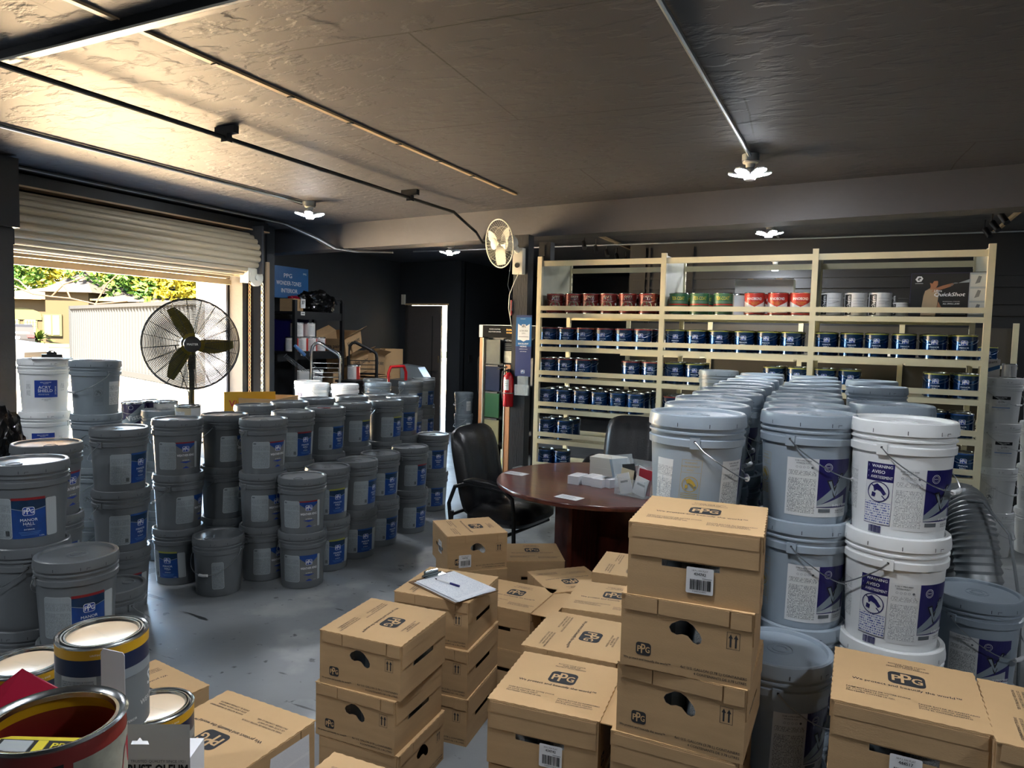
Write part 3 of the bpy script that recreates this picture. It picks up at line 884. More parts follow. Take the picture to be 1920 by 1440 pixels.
D.L(5).poly([(.127, .262), (.13, .285), (.15, .298), (.178, .292), (.182, .276), (.155, .274), (.145, .255)], 'slot_black')
D.L(4).poly([(.14, .19), (.17, .198), (.23, .218), (.265, .232), (.285, .246), (.278, .258), (.255, .252), (.215, .240), (.16, .218)], 'skin')
D.poly([(.255, .246), (.29, .262), (.31, .262), (.31, .255), (.28, .25), (.277, .236), (.268, .236)], 'txt_grey')
D.poly([(.312, .258), (.383, .262), (.383, .285)], 'silverband')
D.poly([(.19, .12), (.205, .09), (.235, .03), (.22, .028), (.185, .08)], 'skin')
D.rect(.075, .0, .178, .015, 'black_plastic')
D.L(6).text('Ultra', .185, .20, w=.05, k='txt_white', bold=.03, shear=.25); D.text('QuickShot', .262, .17, w=.20, h=.033, k='txt_white', bold=.035, shear=.25)
D.text('PROFESSIONAL CORDLESS', .275, .118, w=.11, k='txt_white'); D.text('ALL SMALL JOBS', .275, .10, w=.11, k='txt_white', bold=.02, shear=.2)
for j in range(3): D.rect(.21, .06 - j * .02, .37, .064 - j * .02, 'txt_grey')
for j in range(3):
    D.L(3).rect(.392, .02 + j * .105, .49, .11 + j * .105, 'lab_grey'); D.L(4).poly([(.42, .04 + j * .105), (.45, .05 + j * .105), (.46, .095 + j * .105), (.44, .1 + j * .105)], 'txt_grey')
mb.build('printed_front', q)
mb = MB(); D = Decal(mb, planemap((-.25, .14, 0), (0, -1, 0), (0, 0, 1))); D.L(1).rect(.0, .0, .16, .335, 'lab_navy'); D.L(2).text('QuickShot', .08, .17, w=.26, k='txt_white', bold=.03, rot=PI / 2); mb.build('printed_side', q)

# paint brochures and dim second rack beyond
u2_ = thing('wall_shelving', (0, 0, 0), 0, 'cream wall shelving seen through the gaps of the front rack', 'shelving')
Y2 = 8.6
for i in range(5):
    x = -2.6 + i * 1.0
    mb = MB(); mb.box((x, Y2, .95), (.05, .03, 1.9), 'rack_cream'); mb.build('upright', u2_)
    if i < 4:
        for j, z in enumerate((.12, .45, .78, 1.12, 1.46)):
            mb = MB(); mb.box((x + .5, Y2 - .20, z), (.94, .40, .025), 'rack_cream'); mb.build('shelf', u2_)
        mb = MB(); mb.box((x + .5, Y2 + .02, .95), (.94, .015, 1.8), 'back_board'); mb.build('back_panel', u2_)
WS = [(-2.3, 1.473, 'whitecan'), (-2.08, 1.473, 'whitecan'), (-1.2, 1.473, 'whitecan'), (-1.0, 1.473, 'whitecan'), (-.8, 1.133, 'whitesmall'), (-.65, 1.133, 'whitesmall'), (-.1, 1.133, 'purple'), (.3, 1.473, 'whitesmall'), (.45, 1.473, 'whitesmall'), (.6, 1.473, 'whitesmall'), (-2.2, .463, 'whitecan'), (-1.95, .463, 'greycan'), (-.3, 1.473, 'whitecan'), (1.15, 1.473, 'blue_o'), (-2.3, .793, 'greycan')]
for i, (x, z, k) in enumerate(WS):
    rank = sorted(q[0] for q in WS if q[1] == z).index(x)
    can(k, x, Y2 - .2, z, 0, '%s container, %s from left on the %s shelf of the wall shelving' % ({'whitecan': 'white', 'whitesmall': 'squat white', 'purple': 'purple', 'greycan': 'grey', 'blue_o': 'blue'}[k], ['first', 'second', 'third', 'fourth', 'fifth', 'sixth', 'seventh', 'eighth', 'ninth', 'tenth'][rank], {1.473: 'top', 1.133: 'second', .463: 'low', .793: 'third'}[z]), 'containers on the wall shelving')
mb = MB(); mb.box((0, 0, .07), (.13, .10, .14), 'paper'); D = Decal(mb, planemap((-.065, -.05, 0), (1, 0, 0), (0, 0, 1)))
D.L(1).poly([(.0, .02), (.13, .07), (.13, .10), (.0, .05)], 'sign_blue'); D.text('cabinets', .06, .115, w=.1, k='txt_black', shear=.2, rot=.2)
o = mb.build('display_carton', None, (.93, 6.68, 1.421), label='small blue-striped white carton on the white pails at the rack end', category='box')
can('whitesmall', 1.06, 6.66, 1.421, 0, 'small pot beside the blue-striped carton on the white pails', None)

# ------------------------------------------------------------------ cardboard cartons
S = .333; HB = .192
def holed(mb, T, outer, hole, k):
    """flat wall with an opening: one ring polygon split in two"""
    n = len(hole)
    cx = sum(p[0] for p in hole) / n
    # split outline left/right through the hole's extreme points
    top = max(range(n), key=lambda i: hole[i][1]); bot = min(range(n), key=lambda i: hole[i][1])
    x0, z0, x1, z1 = outer
    i = top; right = [hole[i]]
    while i != bot: i = (i + 1) % n; right.append(hole[i])
    i = bot; left = [hole[i]]
    while i != top: i = (i + 1) % n; left.append(hole[i])
    if sum(p[0] for p in right) / len(right) < sum(p[0] for p in left) / len(left): right, left = left[::-1], right[::-1]
    tx, bx_ = hole[top][0], hole[bot][0]
    A = [(tx, z1)] + right + [(bx_, z0), (x1, z0), (x1, z1)]
    Bq = [(bx_, z0)] + left + [(tx, z1), (x0, z1), (x0, z0)]
    for P_ in (A, Bq):
        a = 0.0
        for j in range(len(P_)): p, q_ = P_[j], P_[(j + 1) % len(P_)]; a += p[0] * q_[1] - p[1] * q_[0]
        if a < 0: P_ = P_[::-1]
        mb.add([(p[0], 0, p[1]) for p in P_], [tuple(range(len(P_)))], k, T=T)
def hand_hole():
    pts = []
    for i in range(9): a = PI - PI * .0 + i * 0; 
    up_ = [(-.040, .124), (-.034, .134), (-.012, .147), (.004, .147), (.020, .139), (.038, .120), (.044, .107)]
    dn = [(.042, .096), (.034, .091), (.023, .094), (.008, .109), (-.006, .111), (-.020, .107), (-.034, .112)]
    return [(x, z) for x, z in up_ + dn]
SLOT = [(-.078, .088), (.068, .088), (.068, .104), (-.078, .104)]
def carton(label, loc, rz=0, turn=0, sticker=None, flapopen=False, colour='card', number='434742', plain_print=0):
    """turn=0: slotted side faces front, turn=1: hand-hole side faces front"""
    x, y, ztop = loc
    root = thing('paint_carton', (x, y, ztop - .195), rz + (0, -PI / 2, PI)[turn], label, 'box', 'brown paint cartons on the floor')
    b = MB(); h = S / 2
    for k in range(4):
        T = Matrix.Rotation(k * PI / 2, 4, 'Z') @ Matrix.Translation((0, -h, 0))
        holed(b, T, (-h, 0, h, HB), SLOT if k % 2 == 0 else hand_hole(), colour)
    b.add([(-h, -h, 0), (-h, h, 0), (h, h, 0), (h, -h, 0)], [(0, 1, 2, 3)], colour)
    b.add([(-h, -h, HB), (h, -h, HB), (h, h, HB), (-h, h, HB)], [(0, 1, 2, 3)], colour)
    b.add([(-h + .004, -h + .004, .004), (h - .004, -h + .004, .004), (h - .004, h - .004, .004), (-h + .004, h - .004, .004)], [(0, 1, 2, 3)], 'card_inner')
    b.build('body', root)
    # outer flaps folded down over the walls
    for k in range(4):
        f = MB(); T = Matrix.Rotation(k * PI / 2, 4, 'Z')
        if k % 2 == 0:
            f.box((0, -h - .0015, .1495), (S - .012, .0026, .083), colour, T=T)
            f.box((0, -h - .0032, .172), (S - .016, .0012, .030), colour, T=T)
        else:
            f.box((-.115, -h - .0015, .172), (.085, .0026, .038), colour, T=T)
            f.box((.02, -h - .0015, .172), (.178, .0028, .039), colour, T=T)
            f.box((.138, -h - .0015, .170), (.05, .0026, .042), colour, T=T)
        f.build('side_flap', root)
    # top sheet with a wavy cut edge
    t = MB(); e = h + .002; pts = []
    per = 44
    for k in range(4):
        for i in range(per):
            s_ = -e + 2 * e * i / per
            d = e + .0012 * math.sin(i * PI / 1.0 * .5)
            x_, y_ = s_, -d
            for _ in range(k): x_, y_ = -y_, x_
            pts.append((x_, y_))
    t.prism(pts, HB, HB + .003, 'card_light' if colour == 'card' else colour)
    D = Decal(t, planemap((0, 0, HB + .003), (1, 0, 0), (0, 1, 0))).L(.8)
    D.logo(.005, .035, .086, 'card_ink', 'card_light')
    D.text('We protect and beautify the world\u2122', .0, -.020, w=.245, k='card_ink', bold=.02)
    D.text('ROTATE YOUR STOCK', .01, .125, w=.09, k='card_ink', bold=.015); D.text('THIS SIDE UP', .01, .115, w=.06, k='card_ink', bold=.015); D.text('PROTECT FROM FREEZING', .01, .105, w=.10, k='card_ink', bold=.015)
    for j, s_ in enumerate(('FAIRE ROTATION DE VOTRE STOCK', 'CE COTE VERS LE HAUT', 'PROTEGER CONTRE LE GEL')):
        D.text(s_, -.135, -.075 - j * .011, h=.0062, k='card_ink', bold=.015, al='l')
    for j, s_ in enumerate(('FAVOR ROTAR SU INVENTARIO', 'ESTE LADO HACIA ARRIBA', 'EVITE EL CONGELAMIENTO')):
        D.text(s_, .025, -.092 - j * .011, h=.0062, k='card_ink', bold=.015, al='l')
    t.build('lid', root)
    # print on the two hand-hole walls
    for k in (1, 3):
        p = MB(); a = k * PI / 2
        nx = (math.sin(a), -math.cos(a), 0); ux = (math.cos(a), math.sin(a), 0)
        D = Decal(p, planemap((nx[0] * h, nx[1] * h, 0), ux, (0, 0, 1))).L(1)
        D.logo(-.105, .052, .040, 'card_ink', 'card_light')
        D.text('We protect and beautify the world\u2122', -.095, .022, w=.125, k='card_ink', bold=.02)
        D.text('4x1 U.S. GALLON (3.78 L) CONTAINERS', .075, .024, w=.165, k='card_ink', bold=.015)
        D.text('4 CONTENANTS DE 3.78 LITRES', .092, .013, w=.13, k='card_ink', bold=.015)
        for (c0, d0, c1, d1) in ((.105, .095, .137, .096), (.105, .138, .137, .139), (.105, .095, .106, .139), (.136, .095, .137, .139)): D.rect(c0, d0, c1, d1, 'card_ink')
        for ux_ in (.1145, .1275):
            D.rect(ux_ - .0022, .100, ux_ + .0022, .125, 'card_ink'); D.poly([(ux_ - .0055, .123), (ux_ + .0055, .123), (ux_, .134)], 'card_ink')
        p.build('printed_lettering', root)
    for (k, su, sv) in (sticker or []):
        p = MB(); a = k * PI / 2
        nx = (math.sin(a), -math.cos(a), 0); ux = (math.cos(a), math.sin(a), 0)
        D = Decal(p, planemap((nx[0] * (h + .003), nx[1] * (h + .003), 0), ux, (0, 0, 1))).L(1)
        D.rrect(su - .034, sv - .034, su + .034, sv + .034, .004, 'paper')
        D.L(2).text(number, su, sv + .017, w=.030, k='txt_black', bold=.03); D.text('TOUCH UP PAINT CO.' if 0 else '18.9 L SW FLAT', su, sv + .026, w=.04, k='txt_black')
        D.rect(su + .006, sv + .006, su + .03, sv + .0075, 'txt_grey')
        D.barcode(su - .024, sv - .024, su + .028, sv + .003, 'txt_black', 9); D.text('0 26457 81434 2', su, sv - .028, w=.034, k='txt_black')
        p.build('barcode_label', root)
    if flapopen:
        f = MB(); f.box((h + .05, 0, HB - .004), (.10, S - .01, .003), 'card_light', T=Matrix.Translation((0, 0, 0)))
        f.build('open_flap', root)
    return root

def cans_inside(cx, cy, ztop, rz, where):
    for i, (a, b_) in enumerate(((-1, -1), (1, -1), (-1, 1), (1, 1))):
        lx, ly = a * .0815, b_ * .0815
        X = cx + math.cos(rz) * lx - math.sin(rz) * ly; Y = cy + math.sin(rz) * lx + math.cos(rz) * ly
        r_ = dup(INC, (X, Y, ztop - .195 + .005), math.atan2(-Y, -X) + .3, 'grey can inside the carton %s, seen through its cut-outs' % where, 'cans packed in the carton ' + where)
INC = make_can('side', 'tin', body='plastic_light', bail=False, h=.180, r=.0785)

CT = [
 ('topmost carton of the tallest stack, white barcode under its slot', (-.368, 1.975, 1.17), .078, 0, [(0, .02, .062)], 'card'),
 ('second carton down in the tallest stack, hand hole to the front', (-.375, 1.970, .975), .05, 1, None, 'card'),
 ('third carton down in the tallest stack, folded rim above its hand hole', (-.375, 1.975, .78), .0, 1, None, 'card'),
 ('fourth carton down in the tallest stack', (-.39, 1.975, .585), .02, 0, None, 'card'),
 ('fifth carton down in the tallest stack', (-.39, 1.975, .39), .02, 0, None, 'card'),
 ('lowest carton of the tallest stack', (-.39, 1.975, .195), .0, 0, None, 'card'),
 ('open-flapped carton left of the tallest stack, barcode below the slot', (-.779, 1.975, .585), .104, 0, [(0, .03, .062)], 'card'),
 ('second carton down left of the tallest stack', (-.775, 1.985, .39), .09, 0, None, 'card'),
 ('lowest carton left of the tallest stack', (-.775, 1.985, .195), .09, 0, None, 'card'),
 ('orange-tinted carton with sideways lettering behind the open-flapped one', (-.841, 2.345, .585), .069, 1, None, 'card'),
 ('second carton down under the orange-tinted one', (-.841, 2.345, .39), .069, 1, None, 'card'),
 ('lowest carton under the orange-tinted one', (-.841, 2.345, .195), .069, 1, None, 'card'),
 ('carton with upright lettering in the middle of the row by the tallest stack', (-.86, 2.740, .585), .15, 0, None, 'card'),
 ('second carton down in the middle of the row by the tallest stack', (-.86, 2.740, .39), .15, 0, None, 'card'),
 ('lowest carton in the middle of the row by the tallest stack', (-.86, 2.740, .195), .15, 0, None, 'card'),
 ('carton at the table end of the row by the tallest stack', (-.895, 3.20, .585), .12, 1, None, 'card'),
 ('second carton down at the table end of the row', (-.895, 3.20, .39), .12, 1, None, 'card'),
 ('lowest carton at the table end of the row', (-.895, 3.20, .195), .12, 1, None, 'card'),
 ('top carton of the three-high stack nearest the open floor', (-1.527, 2.104, .585), .073, 1, None, 'card'),
 ('middle carton of the three-high stack nearest the open floor', (-1.538, 2.098, .39), .05, 1, None, 'card'),
 ('bottom carton of the three-high stack nearest the open floor', (-1.527, 2.104, .195), .06, 2, None, 'card'),
 ('carton carrying the clipboard', (-1.528, 2.554, .585), .111, 1, None, 'card'),
 ('second carton under the clipboard', (-1.518, 2.543, .39), .10, 1, None, 'card'),
 ('lowest carton under the clipboard', (-1.515, 2.538, .195), .108, 1, None, 'card'),
 ('carton with two barcode labels turned diagonally behind the clipboard', (-1.90, 3.393, .585), .80, 1, [(1, -.07, .055), (0, .02, .10)], 'card'),
 ('second carton under the diagonal one', (-1.89, 3.40, .39), .72, 1, None, 'card'),
 ('lowest carton under the diagonal one', (-1.90, 3.393, .195), .80, 1, None, 'card'),
 ('carton with a lifted flap right of the clipboard stack', (-1.455, 3.045, .39), .02, 0, None, 'card'),
 ('lower carton under the lifted flap', (-1.455, 3.045, .195), .02, 0, None, 'card'),
 ('dim carton turned diagonally against the table base', (-1.30, 3.395, .39), -.78, 1, [(2, -.06, .1)], 'card'),
 ('lower carton under the dim diagonal one', (-1.30, 3.395, .195), -.78, 1, None, 'card'),
 ('carton half hidden between the diagonal one and the table base', (-1.66, 3.72, .39), .55, 0, None, 'card'),
 ('lower carton half hidden by the table base', (-1.66, 3.72, .195), .55, 0, None, 'card'),
 ('top carton right of the tallest stack, barcode at the picture bottom', (.151, 2.035, .78), -.004, 0, [(0, .0, .062)], 'card'),
 ('second carton down in the front right stack', (.151, 2.035, .585), .0, 0, None, 'card'),
 ('third carton down in the front right stack', (.151, 2.035, .39), .0, 0, None, 'card'),
 ('lowest carton in the front right stack', (.151, 2.035, .195), .0, 0, None, 'card'),
 ('carton with sideways lettering at the bottom right corner', (.49, 2.005, .78), -.02, 1, None, 'card'),
 ('second carton down at the bottom right corner', (.49, 2.005, .585), -.02, 1, None, 'card'),
 ('third carton down at the bottom right corner', (.49, 2.005, .39), -.02, 1, None, 'card'),
 ('lowest carton at the bottom right corner', (.49, 2.005, .195), -.02, 1, None, 'card'),
 ('carton with upside-down lettering and a torn packing list', (-1.455, 1.290, .585), -.01, 2, None, 'card'),
 ('second carton under the upside-down lettered one', (-1.455, 1.290, .39), -.01, 2, None, 'card'),
 ('lowest carton under the upside-down lettered one', (-1.455, 1.290, .195), -.01, 2, None, 'card'),
 ('low carton glimpsed behind the cream-lidded cans', (-2.19, 1.575, .39), -.12, 1, None, 'card'),
 ('lower carton behind the cream-lidded cans', (-2.19, 1.575, .195), -.12, 1, None, 'card'),
 ('carton whose corner rises at the bottom centre of the picture', (-.968, 1.205, .585), .04, 2, None, 'card'),
 ('carton beneath the one at the bottom centre', (-.968, 1.205, .39), .04, 2, None, 'card'),
 ('lowest carton at the bottom centre', (-.968, 1.205, .195), .04, 2, None, 'card'),
]
for (lb, loc, rz, turn, st, colr) in CT:
    carton(lb, loc, rz, turn, st, flapopen=lb.startswith('open-flapped') or 'lifted flap' in lb and loc[2] > .3 and lb.startswith('carton'), number='444517' if loc[0] > .1 else '434742')
cans_inside(-.368, 1.975, 1.17, .078, 'atop the tallest stack')
cans_inside(-.375, 1.970, .975, .05, 'second from top, tallest stack')
cans_inside(-.375, 1.975, .78, .0, 'third from top, tallest stack')
cans_inside(-.779, 1.975, .585, .104, 'with the open flap')
cans_inside(-1.527, 2.104, .585, .073, 'nearest the open floor')
cans_inside(-1.538, 2.098, .39, .05, 'second down nearest the open floor')
cans_inside(.151, 2.035, .78, -.004, 'at the front right')
cans_inside(-1.90, 3.393, .585, .80, 'turned diagonally')
remove(INC)
# packing list sheets on the right wall of the upside-down carton
for nm, u0, k in (('torn packing list stuck on the carton at the bottom left', -.02, 0), ('small torn label stuck on the same carton wall', -.13, 1)):
    mb = MB(); D = Decal(mb, planemap((-1.455 + S / 2 + .004, 1.290, .39), (0, 1, 0), (0, 0, 1))).L(1)
    if k == 0: D.poly([(-.02, .01), (.145, .0), (.14, .17), (.0, .175)], 'print_sheet'); D.L(2).barcode(.0, .05, .03, .08, 'txt_black')
    else: D.poly([(-.155, .03), (-.07, .0), (-.05, .17), (-.15, .16)], 'print_sheet')
    mb.build('packing_label', None, label=nm, category='label')

# ------------------------------------------------------------------ clipboard with pen
t = thing('clipboard', (-1.49, 2.53, .5855), R(69), 'brown clipboard holding white price sheets on a carton', 'clipboard')
mb = MB(); mb.box((0, 0, .0015), (.23, .32, .003), 'card_inner'); mb.build('board', t)
mb = MB()
mb.add([(-.108, -.155, .004), (.108, -.155, .004), (.108, .13, .006), (-.108, .13, .006)], [(0, 1, 2, 3)], 'paper')
mb.add([(-.100, -.168, .009), (.114, -.150, .007), (.112, .135, .009), (-.102, .125, .012)], [(0, 1, 2, 3)], 'print_sheet', uvs=[((0, 0), (.21, 0), (.21, .29), (0, .29))])
mb.build('sheets', t)
mb = MB(); mb.box((0, .135, .011), (.11, .03, .006), 'chrome'); mb.box((0, .155, .020), (.07, .012, .022), 'chrome'); mb.tube([(-.05, .15, .014), (.05, .15, .014)], .005, 'chrome'); mb.build('clip', t)
mb = MB(); mb.tube([(-.055, .0, .016), (.02, -.012, .016)], .0045, 'paper'); mb.tube([(.02, -.012, .016), (.07, -.02, .016)], .005, 'lab_navy'); mb.tube([(-.07, .0025, .016), (-.055, .0, .016)], [.001, .0045], 'txt_black')
mb.build('pen', None, (-1.52, 2.54, .583), R(-3), label='ballpoint pen with a dark cap lying on the clipboard sheets', category='pen')

# ------------------------------------------------------------------ round table, chairs
def wood_mat():
    m = mat('cherry_wood', '#4f241c', 0.28, coat=0.4)
    nt = m.node_tree; b = nt.nodes['Principled BSDF']
    tc = nt.nodes.new('ShaderNodeTexCoord'); mp = nt.nodes.new('ShaderNodeMapping'); mp.inputs['Scale'].default_value = (3, 26, 3)
    n = nt.nodes.new('ShaderNodeTexNoise'); n.inputs['Scale'].default_value = 2.2; n.inputs['Detail'].default_value = 7
    r = nt.nodes.new('ShaderNodeValToRGB')
    r.color_ramp.elements[0].position = .3; r.color_ramp.elements[0].color = lin('#3d1813')
    r.color_ramp.elements[1].position = .7; r.color_ramp.elements[1].color = lin('#6a3022')
    nt.links.new(tc.outputs['Object'], mp.inputs[0]); nt.links.new(mp.outputs[0], n.inputs['Vector']); nt.links.new(n.outputs['Fac'], r.inputs[0]); nt.links.new(r.outputs[0], b.inputs['Base Color'])
    return m
M['cherry'] = wood_mat()
TX_, TY_ = -1.42, 4.27
t = thing('round_table', (TX_, TY_, 0), 0, 'round cherry wood meeting table beside the cartons', 'table')
mb = MB(); mb.lathe([(0, .708), (.665, .708), (.677, .712), (.68, .72), (.68, .732), (.676, .739), (0, .7405)], 'cherry', 96); mb.build('tabletop', t)
mb = MB(); mb.box((-.03, -.02, .354), (.62, .030, .706), 'cherry', R(-12)); mb.build('base_panel', t)
mb = MB(); mb.box((-.03, -.02, .354), (.030, .62, .704), 'cherry', R(-12)); mb.build('base_panel', t)

def chair(loc, rz, label):
    c = thing('office_chair', loc, rz, label, 'chair', None)
    def pad(name, w, d, h, T, bulge=.03, k='leather'):
        mb = MB(); nx, ny = 12, 14; top = []; bot = []
        for j in range(ny + 1):
            for i in range(nx + 1):
                u = i / nx * 2 - 1; v = j / ny * 2 - 1
                rx = 1 - .16 * abs(v) ** 4; ry = 1 - .10 * abs(u) ** 4
                e = (1 - abs(u) ** 5) * (1 - abs(v) ** 5)
                rib = .007 * math.sin(v * 9.5) * e
                top.append((u * w / 2 * rx, v * d / 2 * ry, h * .5 * (.25 + .75 * e ** .5) + bulge * e * .6 + rib))
                bot.append((u * w / 2 * rx, v * d / 2 * ry, -h * .5 * (.25 + .75 * e ** .5)))
        n = len(top); W_ = nx + 1; fs = []
        for j in range(ny):
            for i in range(nx):
                a = j * W_ + i
                fs.append((a, a + 1, a + W_ + 1, a + W_)); fs.append((n + a, n + a + W_, n + a + W_ + 1, n + a + 1))
        for i in range(nx): fs.append((i, n + i, n + i + 1, i + 1)); a = ny * W_ + i; fs.append((a, a + 1, n + a + 1, n + a))
        for j in range(ny): a = j * W_; fs.append((a, a + W_, n + a + W_, n + a)); a = j * W_ + nx; fs.append((a, n + a, n + a + W_, a + W_))
        mb.add(top + bot, fs, k, True, T=T); return mb.build(name, c)
    # chair faces +X
    pad('seat', .50, .50, .12, Matrix.Translation((.02, 0, .42)) @ Matrix.Rotation(R(-3), 4, 'Y'))
    pad('backrest', .64, .50, .09, Matrix.Translation((-.27, 0, .70)) @ Matrix.Rotation(R(76), 4, 'Y') @ Matrix.Rotation(PI, 4, 'Z'), .05)
    for s in (-1, 1):
        mb = MB(); y = s * .29
        pts = []
        for P_ in [(-.28, .36), (-.30, .50), (-.25, .62), (-.14, .655), (.02, .65), (.16, .64), (.22, .60), (.235, .50), (.24, .30), (.25, .012)]: pts.append((P_[0], y, P_[1]))
        mb.tube(pts, .014, 'black_metal', 10); mb.build('arm_frame', c)
        mb = MB(); mb.tube([(-.17, y, .665), (-.1, y, .678), (.05, y, .675), (.17, y, .655)], [.012, .024, .024, .014], 'leather', 12); mb.build('armrest', c)
        mb = MB(); mb.tube([(-.27, y, .45), (-.30, y, .2), (-.34, y, .012)], .014, 'black_metal', 10); mb.build('leg', c)
    mb = MB(); mb.tube([(.15, -.29, .34), (.15, .29, .34)], .012, 'black_metal'); mb.tube([(-.2, -.29, .34), (-.2, .29, .34)], .012, 'black_metal'); mb.tube([(-.28, -.29, .42), (-.30, 0, .42), (-.28, .29, .42)], .012, 'black_metal'); mb.build('seat_frame', c)
    return c
chair((-2.13, 4.36, 0), R(-8), 'black leather armchair at the left side of the round table')
chair((-1.62, 5.38, 0), R(-88), 'black leather armchair behind the round table, before the cream rack')

# things on the table
TZ = .741
for i, (c, rz, lb) in enumerate(((((-1.995, 4.184, 0.741)), -.15, 'white printed card near the left rim of the round table'), (((-1.436, 3.717, 0.741)), -.2, 'white printed card near the front rim of the round table'))):
    mb = MB(); mb.box((0, 0, .001), (.15, .09, .0016), 'paper'); D = Decal(mb, planemap((-.075, -.045, .0018), (1, 0, 0), (0, 1, 0)))
    D.L(.5)
    for j in range(4): D.rect(.02, .02 + j * .014, .12 - .015 * (j % 2), .024 + j * .014, 'txt_grey')
    mb.build('printed_card', None, c, rz, label=lb, category='card')
for i, (px, py, rz) in enumerate([((-1.543, 4.134, 0.741), -.1, 0), ((-1.454, 4.153, 0.741), -.15, 0), ((-1.382, 4.125, 0.741), -.2, 0), ((-1.312, 4.152, 0.741), -.55, 0)]):
    t = thing('card_stack', px, py, ['leftmost', 'second', 'third', 'rightmost, tilted'][i] + ' stack of small white price cards on the round table', 'cards', 'stacks of white cards on the table')
    mb = MB(); mb.box((0, 0, .025), (.075, .13, .05), 'print_sheet'); mb.box((0, -.0, .0505), (.074, .129, .002), 'paper'); D = Decal(mb, planemap((-.037, -.064, .0515), (1, 0, 0), (0, 1, 0))).L(.5)
    for j in range(5): D.rect(.008, .02 + j * .02, .06, .024 + j * .02, 'txt_grey')
    mb.build('cards', t); 
mb = MB(); mb.box((0, 0, .0375), (.20, .14, .075), 'stone_white'); o1 = MB()
t = thing('cream_box', (-1.422, 4.371, 0.741), -.12, 'lower cream lidded card box on the table', 'box', None); mb.build('box', t)
t = thing('cream_box', ((-1.422, 4.371, 0.741)[0], (-1.422, 4.371, 0.741)[1], .741 + .0755), -.10, 'upper cream card box stacked on the table, oval mark on its lid', 'box')
mb = MB(); mb.box((0, 0, .033), (.20, .14, .066), 'stone_white'); mb.box((0, 0, .056), (.203, .143, .022), 'stone_white'); D = Decal(mb, planemap((0, 0, .0671), (1, 0, 0), (0, 1, 0))).L(.5); D.ring(0, 0, .035, .003, 'picture_cream', 24, .5); D.L(.5).text('SAMPLES', 0, 0, w=.04, k='picture_cream'); mb.build('box', t)
# clear brochure holder
t = thing('brochure_holder', (-1.133, 3.990, 0.741), R(-15), 'clear acrylic holder stuffed with leaflets and cards at the table edge', 'holder')
mb = MB(); mb.box((0, -.06, .05), (.20, .003, .10), 'acrylic'); mb.box((0, .06, .10), (.20, .003, .20), 'acrylic'); mb.box((0, 0, .0015), (.20, .12, .003), 'acrylic'); mb.box((-.10, 0, .05), (.003, .12, .10), 'acrylic'); mb.box((.10, 0, .05), (.003, .12, .10), 'acrylic'); mb.build('tray', t)
for i, (x, y, h, k, ang) in enumerate([(-.04, -.02, .12, 'paper', -.3), (.03, -.03, .11, 'paper', .25), (.05, .0, .15, 'red_ink', .1), (-.02, .02, .17, 'txt_black', -.2), (.0, .035, .16, 'paper', .35), (-.06, .01, .14, 'picture_cream', .1)]):
    mb = MB(); mb.box((0, 0, h / 2), (.085, .004, h), k, T=Matrix.Rotation(ang, 4, 'Y'))
    if k == 'paper': mb.box((.0, -.0025, h * .6), (.05, .0012, .012), 'txt_grey', T=Matrix.Rotation(ang, 4, 'Y'))
    mb.build('leaflet', None, ((-1.133, 3.990, 0.741)[0] + x, (-1.133, 3.990, 0.741)[1] + y, .748), R(-15), label='%s leaflet standing in the clear holder' % ['white left-tilted front', 'white right-tilted front', 'dark red', 'black', 'white right-tilted rear', 'cream'][i], category='leaflet')
t = thing('leaflet_rack', (-1.241, 4.198, 0.741), R(55), 'crumpled clear plastic sleeve rack leaning beside the cream boxes', 'rack')
mb = MB(); mb.box((0, 0, .095), (.16, .004, .21), 'acrylic', T=Matrix.Rotation(R(-20), 4, 'X')); mb.box((0, .03, .085), (.15, .003, .19), 'silverband', T=Matrix.Rotation(R(-20), 4, 'X')); mb.build('panel', t)
mb = MB(); mb.box((0, -.02, .02), (.16, .05, .04), 'acrylic'); mb.build('foot', t)

